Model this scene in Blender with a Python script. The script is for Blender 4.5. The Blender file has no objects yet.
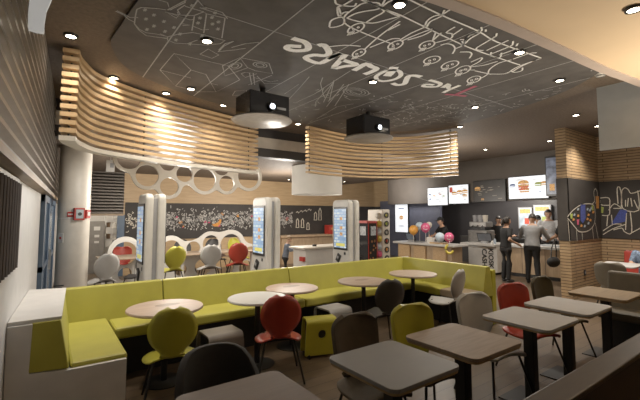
import bpy, bmesh, math, random
from mathutils import Vector, Matrix
random.seed(7)
PI = math.pi
C = bpy.context.scene.collection
# ------------------------------------------------------------------ camera model
F_PX, EYE, PITCH = 380.0, 1.7, math.radians(4)
CY = 215 - F_PX*math.tan(PITCH)
YAW = math.atan(275/380.)
def ray(u, v):
    a = (u-320)/F_PX; b = (CY-v)/F_PX
    fw = math.cos(PITCH)-b*math.sin(PITCH); up = math.sin(PITCH)+b*math.cos(PITCH)
    return (a*math.cos(YAW)+fw*math.sin(YAW), -a*math.sin(YAW)+fw*math.cos(YAW), up)
def at_z(u, v, z):
    r = ray(u, v); t = (z-EYE)/r[2]; return Vector((r[0]*t, r[1]*t, z))
def at_y(u, v, y):
    r = ray(u, v); t = y/r[1]; return Vector((r[0]*t, y, EYE+r[2]*t))
def at_x(u, v, x):
    r = ray(u, v); t = x/r[0]; return Vector((x, r[1]*t, EYE+r[2]*t))
cam_d = bpy.data.cameras.new('camera'); cam = bpy.data.objects.new('camera', cam_d); C.objects.link(cam)
cam.location = (0, 0, EYE); cam.rotation_euler = (PI/2+PITCH, 0, -YAW)
cam_d.sensor_width = 36; cam_d.lens = F_PX/640*36; cam_d.clip_start = .02
cam_d.shift_y = (CY-200)/640.0
bpy.context.scene.camera = cam

# ------------------------------------------------------------------ materials
MATS = {}
def nodes(name):
    m = bpy.data.materials.new(name); m.use_nodes = True
    nt = m.node_tree; b = nt.nodes['Principled BSDF']
    return m, nt, b
def L(nt, a, b): nt.links.new(a, b)
def mat(name, col, rough=.5, noise=.12, scale=8, metal=0, emit=0, bump=0, spec=None, ecol=None):
    if name in MATS: return MATS[name]
    m, nt, b = nodes(name)
    tc = nt.nodes.new('ShaderNodeTexCoord'); n = nt.nodes.new('ShaderNodeTexNoise')
    n.inputs['Scale'].default_value = scale; n.inputs['Detail'].default_value = 4
    L(nt, tc.outputs['Object'], n.inputs['Vector'])
    r = nt.nodes.new('ShaderNodeValToRGB')
    c = Vector(col[:3])
    r.color_ramp.elements[0].position = .3; r.color_ramp.elements[1].position = .7
    r.color_ramp.elements[0].color = (*(c*(1-noise)), 1); r.color_ramp.elements[1].color = (*[min(1, x*(1+noise)) for x in c], 1)
    L(nt, n.outputs['Fac'], r.inputs['Fac']); L(nt, r.outputs['Color'], b.inputs['Base Color'])
    b.inputs['Roughness'].default_value = rough; b.inputs['Metallic'].default_value = metal
    if spec is not None: b.inputs['Specular IOR Level'].default_value = spec
    if emit:
        b.inputs['Emission Strength'].default_value = emit
        if ecol: b.inputs['Emission Color'].default_value = (*ecol, 1)
        else: L(nt, r.outputs['Color'], b.inputs['Emission Color'])
    if bump:
        bp = nt.nodes.new('ShaderNodeBump'); bp.inputs['Strength'].default_value = bump; bp.inputs['Distance'].default_value = .01
        n2 = nt.nodes.new('ShaderNodeTexNoise'); n2.inputs['Scale'].default_value = scale*12
        L(nt, tc.outputs['Object'], n2.inputs['Vector']); L(nt, n2.outputs['Fac'], bp.inputs['Height']); L(nt, bp.outputs['Normal'], b.inputs['Normal'])
    MATS[name] = m; return m
def wood(name, c1, c2, stretch=(1, 9, 9), rough=.45, scale=3):
    if name in MATS: return MATS[name]
    m, nt, b = nodes(name)
    tc = nt.nodes.new('ShaderNodeTexCoord'); mp = nt.nodes.new('ShaderNodeMapping'); mp.inputs['Scale'].default_value = stretch
    n = nt.nodes.new('ShaderNodeTexNoise'); n.inputs['Scale'].default_value = scale; n.inputs['Detail'].default_value = 6; n.inputs['Distortion'].default_value = .6
    r = nt.nodes.new('ShaderNodeValToRGB'); r.color_ramp.elements[0].color = (*c1, 1); r.color_ramp.elements[1].color = (*c2, 1)
    r.color_ramp.elements[0].position = .32; r.color_ramp.elements[1].position = .68
    L(nt, tc.outputs['Object'], mp.inputs['Vector']); L(nt, mp.outputs['Vector'], n.inputs['Vector'])
    L(nt, n.outputs['Fac'], r.inputs['Fac']); L(nt, r.outputs['Color'], b.inputs['Base Color']); b.inputs['Roughness'].default_value = rough
    MATS[name] = m; return m
def bricks(name, c1, c2, mortar, w, h, ms, mode='wall', rough=.6, bump=.3):
    if name in MATS: return MATS[name]
    m, nt, b = nodes(name)
    tc = nt.nodes.new('ShaderNodeTexCoord'); sp = nt.nodes.new('ShaderNodeSeparateXYZ'); cb = nt.nodes.new('ShaderNodeCombineXYZ')
    L(nt, tc.outputs['Object'], sp.inputs[0])
    if mode == 'wall':
        ad = nt.nodes.new('ShaderNodeMath'); ad.operation = 'ADD'
        L(nt, sp.outputs['X'], ad.inputs[0]); L(nt, sp.outputs['Y'], ad.inputs[1]); L(nt, ad.outputs[0], cb.inputs['X']); L(nt, sp.outputs['Z'], cb.inputs['Y'])
    else:
        L(nt, sp.outputs['X'], cb.inputs['X']); L(nt, sp.outputs['Y'], cb.inputs['Y'])
    br = nt.nodes.new('ShaderNodeTexBrick'); br.inputs['Color1'].default_value = (*c1, 1); br.inputs['Color2'].default_value = (*c2, 1)
    br.inputs['Mortar'].default_value = (*mortar, 1); br.inputs['Scale'].default_value = 1; br.inputs['Brick Width'].default_value = w
    br.inputs['Row Height'].default_value = h; br.inputs['Mortar Size'].default_value = ms; br.inputs['Bias'].default_value = 0
    L(nt, cb.outputs[0], br.inputs['Vector'])
    n = nt.nodes.new('ShaderNodeTexNoise'); n.inputs['Scale'].default_value = 5; L(nt, cb.outputs[0], n.inputs['Vector'])
    mx = nt.nodes.new('ShaderNodeMixRGB'); mx.blend_type = 'MULTIPLY'; mx.inputs['Fac'].default_value = .5
    L(nt, br.outputs['Color'], mx.inputs['Color1']); L(nt, n.outputs['Fac'], mx.inputs['Color2'])
    L(nt, mx.outputs['Color'], b.inputs['Base Color']); b.inputs['Roughness'].default_value = rough
    if bump:
        bp = nt.nodes.new('ShaderNodeBump'); bp.inputs['Strength'].default_value = bump; bp.inputs['Distance'].default_value = .01; bp.invert = True
        L(nt, br.outputs['Fac'], bp.inputs['Height']); L(nt, bp.outputs['Normal'], b.inputs['Normal'])
    MATS[name] = m; return m
WHITE = mat('white laminate', (.62, .60, .56), .4, .04)
WHITE_P = mat('white painted panel', (.60, .58, .55), .5, .05)
CREAM = mat('cream lacquer', (.62, .57, .49), .45, .05)
YEL = mat('lime yellow vinyl', (.385, .355, .05), .5, .06, 5)
YEL_D = mat('lime yellow shell', (.38, .35, .03), .4, .06, 5)
RED = mat('red plastic shell', (.33, .035, .02), .4, .08)
GREYSHELL = mat('light grey shell', (.40, .39, .37), .45, .05)
CHAR = mat('charcoal shell', (.035, .033, .032), .5, .1)
BROWNF = mat('taupe brown upholstery', (.072, .055, .036), .75, .12, 14, bump=.1)
BROWNB = mat('dark brown bench vinyl', (.05, .034, .018), .55, .12, 6)
OLIVE = mat('dark olive upholstery', (.055, .045, .022), .7, .1, 14)
BLACKM = mat('black metal', (.012, .012, .012), .4, .1, 20)
BLACKP = mat('black plastic', (.02, .02, .021), .35, .1)
CHALK = mat('white chalk', (.92, .92, .91), .9, .12, 60)
CHALK_T = mat('thin chalk line', (.40, .40, .40), .9, .2, 60)
CHALK_P = mat('pink chalk', (.42, .11, .17), .9, .2, 60)
CHALKD = mat('chalk wall line', (.60, .55, .46), .9, .2, 60)
BLUECH = mat('blue chalk fill', (.05, .07, .27), .9, .35, 60)
ORCH = mat('orange chalk fill', (.60, .26, .06), .9, .25, 50)
PKCH = mat('pink chalk fill', (.55, .08, .16), .9, .25, 50)
GRCH = mat('green chalk fill', (.32, .38, .08), .9, .25, 50)
BOARD = mat('chalkboard', (.032, .027, .024), .7, .18, 3)
TAN_TOP = wood('pale oak top', (.33, .245, .18), (.41, .315, .235), (1, 8, 8))
OAK = wood('light oak', (.42, .27, .135), (.55, .37, .20), (1, 6, 14))
SLATW = wood('oak slat', (.50, .33, .165), (.64, .445, .25), (1, 1, 14), .4)
OAKP = wood('oak front panel', (.36, .25, .15), (.46, .33, .21), (6, 6, 1.2))
PLY = mat('plywood edge', (.35, .24, .13), .6, .15, 30)
STEEL = mat('brushed steel', (.45, .45, .46), .3, .08, 20, metal=.9)
GREYP = mat('grey plastic', (.30, .30, .31), .4, .06)
SKIN = mat('skin', (.46, .27, .18), .55, .05)
HAIRB = mat('black hair', (.018, .014, .012), .5, .2, 40)
HAIRL = mat('dark blond hair', (.25, .16, .08), .55, .2, 40)

# ------------------------------------------------------------------ mesh helpers
class MB:
    def __init__(s): s.bm = bmesh.new()
    def face(s, pts):
        vs = [s.bm.verts.new(p) for p in pts]
        return s.bm.faces.new(vs)
    def box(s, c, d, rz=0, rx=0, ry=0):
        m = Matrix.Translation(c) @ Matrix.Rotation(rz, 4, 'Z') @ Matrix.Rotation(ry, 4, 'Y') @ Matrix.Rotation(rx, 4, 'X') @ Matrix.Diagonal((d[0], d[1], d[2], 1))
        bmesh.ops.create_cube(s.bm, size=1, matrix=m); return s
    def mm(s, a, b):
        return s.box([(a[i]+b[i])/2 for i in range(3)], [abs(b[i]-a[i]) for i in range(3)])
    def tube(s, pts, r, n=8, cap=True):
        pts = [Vector(p) for p in pts]; rings = []
        for i, p in enumerate(pts):
            t = (pts[min(i+1, len(pts)-1)]-pts[max(i-1, 0)]).normalized()
            a = t.cross(Vector((0, 0, 1)))
            if a.length < 1e-3: a = t.cross(Vector((0, 1, 0)))
            a.normalize(); b = t.cross(a).normalized()
            rr = r[i] if isinstance(r, (list, tuple)) else r
            rings.append([s.bm.verts.new(p+(a*math.cos(2*PI*k/n)+b*math.sin(2*PI*k/n))*rr) for k in range(n)])
        for i in range(len(rings)-1):
            for k in range(n): s.bm.faces.new((rings[i][k], rings[i][(k+1) % n], rings[i+1][(k+1) % n], rings[i+1][k]))
        if cap: s.bm.faces.new(rings[0][::-1]); s.bm.faces.new(rings[-1])
        return s
    def lathe(s, prof, c=(0, 0, 0), n=28, mtx=None):
        rings = []; c = Vector(c)
        for (r, z) in prof:
            if r < 1e-5: rings.append([s.bm.verts.new((0, 0, z))])
            else: rings.append([s.bm.verts.new((r*math.cos(2*PI*k/n), r*math.sin(2*PI*k/n), z)) for k in range(n)])
        for i in range(len(rings)-1):
            A, B = rings[i], rings[i+1]
            for k in range(n):
                k2 = (k+1) % n
                if len(A) == 1 and len(B) == 1: continue
                if len(A) == 1: s.bm.faces.new((A[0], B[k2], B[k]))
                elif len(B) == 1: s.bm.faces.new((A[k], A[k2], B[0]))
                else: s.bm.faces.new((A[k], A[k2], B[k2], B[k]))
        M = Matrix.Translation(c) @ (mtx or Matrix.Identity(4))
        for R in rings:
            for v in R: v.co = M @ v.co
        return s
    def sphere(s, c, r, u=14, v=9, sc=(1, 1, 1)):
        s.last = bmesh.ops.create_uvsphere(s.bm, u_segments=u, v_segments=v, radius=r, matrix=Matrix.Translation(c) @ Matrix.Diagonal((*sc, 1)))['verts']; return s
    def prism(s, poly, off):
        "poly: list of 3-D points, extruded by off"
        off = Vector(off); a = [s.bm.verts.new(p) for p in poly]; b = [s.bm.verts.new(Vector(p)+off) for p in poly]
        s.bm.faces.new(a); s.bm.faces.new(b[::-1]); n = len(poly)
        for i in range(n): s.bm.faces.new((a[i], b[i], b[(i+1) % n], a[(i+1) % n]))
        return s
    def sweep(s, path, w, h, z, closed_ends=True):
        "horizontal board of width w (radially) and height h swept along an xy path at height z"
        n = len(path); rings = []
        for i in range(n):
            p = Vector((*path[i][:2], 0)); t = Vector((*path[min(i+1, n-1)][:2], 0))-Vector((*path[max(i-1, 0)][:2], 0)); t.normalize()
            q = Vector((-t.y, t.x, 0))
            rings.append([s.bm.verts.new(p+q*a+Vector((0, 0, z+b))) for a, b in ((-w/2, -h/2), (w/2, -h/2), (w/2, h/2), (-w/2, h/2))])
        for i in range(n-1):
            for k in range(4): s.bm.faces.new((rings[i][k], rings[i][(k+1) % 4], rings[i+1][(k+1) % 4], rings[i+1][k]))
        s.bm.faces.new(rings[0][::-1]); s.bm.faces.new(rings[-1]); return s
    def ribbon(s, pts, w, nrm):
        "flat stroke lying in a plane with normal nrm"
        nrm = Vector(nrm); pts = [Vector(p) for p in pts]
        if len(pts) < 2: return s
        vs = []
        for i, p in enumerate(pts):
            t = pts[min(i+1, len(pts)-1)]-pts[max(i-1, 0)]
            if t.length < 1e-6: t = Vector((1, 0, 0))
            q = nrm.cross(t.normalized()).normalized()*w/2
            vs.append((s.bm.verts.new(p+q), s.bm.verts.new(p-q)))
        for i in range(len(vs)-1): s.bm.faces.new((vs[i][0], vs[i][1], vs[i+1][1], vs[i+1][0]))
        return s
    def sdf(s, fn, x0, x1, z0, z1, st, y, th):
        "marching squares of fn(x,z)<0 in a plane of constant y, extruded by th"
        nx = int((x1-x0)/st)+1; nz = int((z1-z0)/st)+1; val = [[fn(x0+i*st, z0+j*st) for j in range(nz+1)] for i in range(nx+1)]
        for i in range(nx):
            for j in range(nz):
                cs = [(i, j), (i+1, j), (i+1, j+1), (i, j+1)]; poly = []
                for k in range(4):
                    a = cs[k]; b = cs[(k+1) % 4]; va = val[a[0]][a[1]]; vb = val[b[0]][b[1]]
                    if va < 0: poly.append((x0+a[0]*st, y, z0+a[1]*st))
                    if (va < 0) != (vb < 0):
                        t = va/(va-vb); poly.append((x0+(a[0]+(b[0]-a[0])*t)*st, y, z0+(a[1]+(b[1]-a[1])*t)*st))
                if len(poly) > 2: s.face(poly)
        bmesh.ops.remove_doubles(s.bm, verts=s.bm.verts, dist=st*.02)
        g = bmesh.ops.extrude_face_region(s.bm, geom=s.bm.faces[:])
        bmesh.ops.translate(s.bm, verts=[e for e in g['geom'] if isinstance(e, bmesh.types.BMVert)], vec=(0, th, 0))
        return s
    def strip(s, line, half, dish, cols=9):
        "surface lofted along a (y,z) centre line with half widths; dish bends the edges forward/up"
        rows = []
        for i, ((y, z), hw, d) in enumerate(zip(line, half, dish)):
            a = line[max(i-1, 0)]; b = line[min(i+1, len(line)-1)]; t = Vector((0, b[0]-a[0], b[1]-a[1])).normalized()
            nn = Vector((0, t.z, -t.y))
            rows.append([s.bm.verts.new(Vector((hw*(2*k/(cols-1)-1), y, z))+nn*d*(2*k/(cols-1)-1)**2) for k in range(cols)])
        for i in range(len(rows)-1):
            for k in range(cols-1): s.bm.faces.new((rows[i][k], rows[i][k+1], rows[i+1][k+1], rows[i+1][k]))
        return s
    def build(s, name, m, parent=None, smooth=False, bevel=0, solid=0, sub=0, seg=2):
        bmesh.ops.recalc_face_normals(s.bm, faces=s.bm.faces)
        me = bpy.data.meshes.new(name); s.bm.to_mesh(me); s.bm.free()
        me.materials.append(m)
        if smooth:
            for p in me.polygons: p.use_smooth = True
            me.set_sharp_from_angle(angle=math.radians(40))
        o = bpy.data.objects.new(name, me); C.objects.link(o)
        if solid:
            md = o.modifiers.new('solid', 'SOLIDIFY'); md.thickness = solid; md.offset = 0
        if bevel:
            md = o.modifiers.new('bevel', 'BEVEL'); md.width = bevel; md.segments = seg; md.limit_method = 'ANGLE'
        if sub:
            md = o.modifiers.new('sub', 'SUBSURF'); md.levels = sub; md.render_levels = sub
        if parent: o.parent = parent
        return o
def thing(name, label, cat, loc=(0, 0, 0), rz=0, group=None):
    o = bpy.data.objects.new(name, None); C.objects.link(o); o.location = loc; o.rotation_euler = (0, 0, rz); o.empty_display_size = .1
    o['label'] = label; o['category'] = cat
    if group: o['group'] = group
    return o
def tag(o, label, cat, group=None):
    o['label'] = label; o['category'] = cat
    if group: o['group'] = group
    return o
def struct(o): o['kind'] = 'structure'; return o
def dup(src, loc=None, rz=None, label=None, group=None, mats=None):
    def cp(o, par):
        c = o.copy(); C.objects.link(c); c.parent = par
        if mats and o.type == 'MESH' and o.data.materials and o.data.materials[0] in mats:
            c.data = o.data.copy(); c.data.materials[0] = mats[o.data.materials[0]]
        for ch in list(o.children): cp(ch, c)
        return c
    r = cp(src, None)
    if loc is not None: r.location = loc
    if rz is not None: r.rotation_euler = (0, 0, rz)
    if label: r['label'] = label
    if group: r['group'] = group
    elif 'group' in r and label and label != src['label'] and group == '': del r['group']
    return r
def spline(pts, n=8, closed=False):
    pts = [Vector(p) for p in pts]; out = []; N = len(pts)
    for i in range(N if closed else N-1):
        g = (lambda k: pts[k % N]) if closed else (lambda k: pts[max(0, min(N-1, k))])
        p0, p1, p2, p3 = g(i-1), g(i), g(i+1), g(i+2)
        for j in range(n):
            t = j/n; out.append(.5*((2*p1)+(p2-p0)*t+(2*p0-5*p1+4*p2-p3)*t*t+(3*p1-p0-3*p2+p3)*t**3))
    if not closed: out.append(pts[-1])
    return out
def rrect(w, d, r, n=5):
    out = []
    for sx, sy, a0 in ((1, 1, 0), (-1, 1, PI/2), (-1, -1, PI), (1, -1, 3*PI/2)):
        for k in range(n+1):
            a = a0+PI/2*k/n; out.append(((w/2-r)*sx+r*math.cos(a), (d/2-r)*sy+r*math.sin(a), 0))
    return out
def text_mesh(body, name, m, parent, size, mtx):
    cu = bpy.data.curves.new('t', 'FONT'); cu.body = body; cu.size = size; cu.extrude = .002; cu.offset = .006; cu.align_x = 'CENTER'; cu.align_y = 'CENTER'
    o = bpy.data.objects.new('t', cu); C.objects.link(o)
    bpy.context.view_layer.update()
    me = bpy.data.meshes.new_from_object(o.evaluated_get(bpy.context.evaluated_depsgraph_get()))
    bpy.data.objects.remove(o); me.transform(mtx); me.materials.clear(); me.materials.append(m)
    o = bpy.data.objects.new(name, me); C.objects.link(o)
    if parent: o.parent = parent
    return o
# ================================================================== ROOM SHELL
CEIL = 3.5
FLOOR = bricks('dark oak planks', (.10, .066, .038), (.145, .098, .058), (.022, .014, .008), 1.4, .16, .004, 'floor', .4, .15)
BRICKW = bricks('oak batten wall', (.44, .29, .155), (.54, .37, .205), (.10, .062, .03), .9, .062, .007, 'wall', .55, .5)
WALLW = wood('oak wall panel', (.40, .265, .135), (.50, .345, .19), (1, 1, 12), .5, 2)
CEILM = mat('brown textured ceiling', (.125, .092, .066), .75, .22, 26, bump=.2)
DISCM = mat('dark slate ceiling panel', (.075, .068, .065), .7, .25, 5)
DARKW = mat('dark kitchen wall', (.032, .030, .033), .5, .1, 3)
SOFFM = mat('taupe soffit', (.10, .084, .07), .6, .08, 3)
struct(MB().mm((-1.2, -1.4, -.1), (13.6, 15.2, 0)).build('floor', FLOOR))
struct(MB().mm((-1.2, -1.4, CEIL), (13.6, 15.2, CEIL+.15)).build('ceiling', CEILM))
# left wall, running back at a small angle
LWX = lambda y: -.38+.054*y
def lw(y, z, off=0): return Vector((LWX(y)+off, y, z))
wl = MB(); wl.prism([lw(-1.4, 0), lw(15, 0), lw(15, CEIL), lw(-1.4, CEIL)], (-.2, 0, 0)); wall_left = struct(wl.build('wall_left', WHITE_P))
CLAD = mat('bronze grey metal cladding', (.20, .175, .15), .34, .2, 3, metal=.8)
m = MB(); z = 2.02; prof = [(0.0, z)]; k = 0
while z < 3.46:
    prof += [(.085, z+.004), (.085, z+.028), (.02, z+.088)]; z += .096
prof.append((0, z))
rows = [[m.bm.verts.new(lw(y, zz, o)) for (o, zz) in prof] for y in (.3, 3, 6, 9, 11.98)]
for a, b in zip(rows, rows[1:]):
    for k in range(len(prof)-1): m.bm.faces.new((a[k], a[k+1], b[k+1], b[k]))
for r_ in (rows[0], rows[-1]): m.bm.faces.new(r_)
cl = m.build('trim_1', CLAD); struct(cl)
RAIL = wood('dark wood rail', (.22, .15, .085), (.32, .22, .13), (3, 1, 10))
m = MB(); m.prism([lw(.3, 1.975), lw(11.9, 1.975), lw(11.9, 2.02), lw(.3, 2.02)], (.10, 0, 0)); struct(m.build('trim_2', RAIL))
# left window
DARKGLASS = mat('dark window glass', (.018, .014, .012), .15, .2, 3)
CURT = mat('dark brown curtain', (.045, .03, .022), .8, .2, 8)
w1 = struct(MB().prism([lw(2.0, 1.32), lw(3.55, 1.32), lw(3.55, 1.93), lw(2.0, 1.93)], (.012, 0, 0)).build('window_1', DARKGLASS))
fm = MB()
for a, b, c, d in ((1.95, 3.6, 1.27, 1.32), (1.95, 3.6, 1.93, 1.96), (3.55, 3.6, 1.32, 1.93), (1.95, 2.0, 1.32, 1.93)):
    fm.prism([lw(a, c), lw(b, c), lw(b, d), lw(a, d)], (.03, 0, 0))
fm.build('window_frame', WHITE_P, w1)
cm = MB()
for k in range(13): cm.tube([lw(2.05+k*.12, 1.325, .022), lw(2.05+k*.12, 1.925, .022)], .03, 8)
cm.build('curtain', CURT, w1)
# blue framed glass door further along
BLUEM = mat('steel blue frame', (.07, .11, .17), .45, .1)
BLUEG = mat('blue tinted glass', (.16, .21, .27), .15, .35, 2.5)
d1 = struct(MB().prism([lw(6.4, .02), lw(9.4, .02), lw(9.4, 1.96), lw(6.4, 1.96)], (.02, 0, 0)).build('door_1', BLUEG))
fm = MB()
for a, b, c, d in ((6.2, 6.45, 0, 1.97), (9.3, 9.5, 0, 1.97), (7.3, 7.5, 0, 1.97), (6.2, 9.5, 0, .12), (6.2, 9.5, 1.88, 1.97), (6.2, 9.5, .95, 1.02)):
    fm.prism([lw(a, c), lw(b, c), lw(b, d), lw(a, d)], (.05, 0, 0))
fm.build('door_frame', BLUEM, d1)
MB().box(lw(7.2, 1.02, .085), (.03, .03, .3)).build('door_handle', STEEL, d1)
# rear wall: oak above, chalkboard band, oak below, opening with a roller shutter on the left
YB = 12.0
wb = MB(); wb.mm((1.75, YB, 0), (13.6, YB+.15, CEIL)).mm((-.2, YB, 2.9), (1.75, YB+.15, CEIL)); wall_back = struct(wb.build('wall_back', WALLW))
struct(MB().mm((1.85, YB-.02, .97), (12.35, YB, 2.06)).build('trim_3', BOARD))
struct(MB().mm((-.6, 14.6, 0), (2.6, 14.75, CEIL)).build('wall_alcove', WHITE_P))
struct(MB().mm((1.9, 12.15, 0), (2.0, 14.6, CEIL)).build('wall_alcove_side', WHITE_P))
struct(MB().mm((11.4, 3.6, 2.13), (11.7, 11.0, CEIL)).build('wall_soffit', SOFFM))
struct(MB().mm((13.2, 3.3, 0), (13.4, 12, CEIL)).build('wall_kitchen', DARKW))
# right wall and pier
struct(MB().mm((10.3, -1.4, 0), (10.5, 3.3, CEIL)).mm((8.62, 3.3, 0), (10.5, 3.5, CEIL)).build('wall_right', BRICKW))
BT, BB = 2.46, 1.18
struct(MB().mm((8.605, 3.285, BB), (10.3, 3.3, BT)).mm((10.285, -1.4, BB), (10.3, 3.29, BT)).mm((8.605, 3.285, BB), (8.62, 3.51, BT)).build('trim_4', BOARD))
struct(MB().mm((-1.2, -1.6, 0), (10.5, -1.4, CEIL)).build('wall_front', mat('plain taupe wall', (.12, .10, .08), .7)))
# lower ceiling and beam at the back
struct(MB().mm((-.2, 7.25, 2.9), (9.6, YB, CEIL)).build('ceiling_rear', CEILM))
struct(MB().mm((-.2, 7.0, 2.9), (9.6, 7.25, 3.08)).build('trim_5', DARKW))
struct(MB().mm((-.2, 6.98, 3.08), (9.6, 7.25, 3.3)).build('trim_6', mat('pale plaster beam', (.50, .46, .41), .6, .1, 6)))
struct(MB().mm((-.2, 7.05, 3.3), (9.6, 7.25, CEIL)).build('trim_7', DARKW))
# black slate disc in the ceiling
DZ = CEIL-.035
disc_pts = [(.50, 3.95), (.52, 4.5), (.85, 5.1), (1.75, 5.62), (3.0, 5.95), (4.4, 6.05), (5.6, 5.75), (6.35, 5.0), (6.5, 4.0), (6.2, 2.8), (5.7, 1.9), (4.6, 1.0), (3.0, .6), (1.4, 1.3), (.7, 2.6)]
outline = [(p.x, p.y, DZ) for p in spline([(a, b, 0) for a, b in disc_pts], 8, True)]
disc = struct(MB().prism(outline, (0, 0, .03)).build('ceiling_disc', DISCM))
# beige bulkhead over the table row, with its pinkish edge strip
BZ = 3.33
edge = [at_z(u, v, BZ) for u, v in ((330, -45), (390, -14), (440, 4), (500, 27), (560, 53), (600, 71), (640, 86), (700, 112))]
edge = [Vector((-1.0, 1.3, BZ)), Vector((.8, 1.75, BZ))]+edge[1:]+[Vector((8.2, edge[-1].y-.05, BZ)), Vector((10.3, edge[-1].y-.1, BZ))]
es = spline(edge, 6)
BEIGE = mat('warm beige bulkhead', (.74, .55, .35), .6, .06, 1.2)
struct(MB().prism([tuple(p) for p in es]+[(10.3, -1.4, BZ), (-1.0, -1.4, BZ)], (0, 0, CEIL-BZ)).build('ceiling_bulkhead', BEIGE))
m = MB(); m.prism([(p.x, p.y+.005, BZ-.015) for p in es]+[(p.x, p.y-.105, BZ-.015) for p in es[::-1]], (0, 0, .014))
struct(m.build('trim_8', mat('pinkish plaster edge', (.46, .37, .32), .6, .05)))
# round column
COLC = Vector((.425, 8.0, 0))
col = struct(MB().lathe([(.245, 0), (.245, CEIL)], COLC, 40).build('column', CREAM, smooth=True))
MB().lathe([(.2455, 1.63), (.25, 1.64), (.2455, 1.65)], COLC, 40).build('joint_ring', WHITE, col)

# ---------------- chalk drawing on the ceiling disc
CZ = DZ-.006
def cstroke(mb, px, w, sm=0, mode=None):
    pts = [at_z(u, v, CZ) for u, v in px]
    if sm: pts = spline(pts, sm)
    mb.ribbon(pts, w, (0, 0, -1))
def ell(cx, cy, rx, ry, rot=0, n=18):
    return [(cx+rx*math.cos(2*PI*k/n)*math.cos(rot)-ry*math.sin(2*PI*k/n)*math.sin(rot), cy+rx*math.cos(2*PI*k/n)*math.sin(rot)+ry*math.sin(2*PI*k/n)*math.cos(rot)) for k in range(n+1)]
thick = MB()
Z1 = lambda p, ox, oy, s=8: [(ox+x/s, oy+y/s) for x, y in p]
for px, w in ((Z1([(180, 145), (225, 160), (275, 175), (305, 205), (300, 235), (255, 245), (190, 245), (135, 228), (150, 208), (205, 210), (250, 212)], 270, 20), .075),
              (Z1([(385, 205), (430, 200), (465, 240), (470, 270), (430, 285), (350, 280), (285, 300), (330, 330), (400, 345), (460, 320), (520, 285), (570, 265)], 270, 20), .075),
              (Z1([(-20, 110), (60, 80), (90, 70)], 330, 45), .07),
              (Z1([(125, 75), (85, 120), (30, 185), (120, 170), (215, 158), (150, 135), (95, 118)], 330, 45), .075),
              (Z1([(190, 205), (235, 180), (290, 150), (330, 172), (372, 190), (330, 215), (275, 235)], 330, 45), .08),
              (Z1([(375, 275), (370, 250), (430, 215), (500, 200), (555, 210), (565, 245), (515, 275), (430, 290), (375, 280)], 330, 45), .06),
              (Z1([(455, 250), (490, 215), (515, 175)], 330, 45), .11),
              (Z1([(-60, 185), (-20, 200), (35, 190), (50, 160), (70, 130), (120, 125), (170, 135)], 400, 60), .075),
              (Z1([(235, 160), (290, 175), (325, 190), (300, 212), (240, 215), (185, 210), (210, 195), (270, 200)], 400, 60), .06),
              (Z1([(345, 262), (400, 235), (480, 203)], 400, 60), .06),
              (Z1([(340, 222), (385, 195), (395, 190)], 400, 60), .07),
              (Z1([(395, 200), (385, 222), (405, 232)], 400, 60), .06)):
    cstroke(thick, px, w, 3)
thick.build('lettering', CHALK, disc)
pk = MB(); cstroke(pk, Z1([(362, 275), (440, 280), (530, 290)], 400, 60), .06, 3); cstroke(pk, Z1([(445, 278), (520, 245), (608, 208)], 400, 60), .06, 3)
pk.build('pink_letter', CHALK_P, disc)
fine = MB()
W1, W2 = .018, .011
A = lambda p: Z1(p, 320, 0)     # 8x crop origin 320,0
B8 = lambda p: Z1(p, 400, 0)
D6 = lambda p: [(460+x/6.4, 20+y/6.4) for x, y in p]
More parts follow.
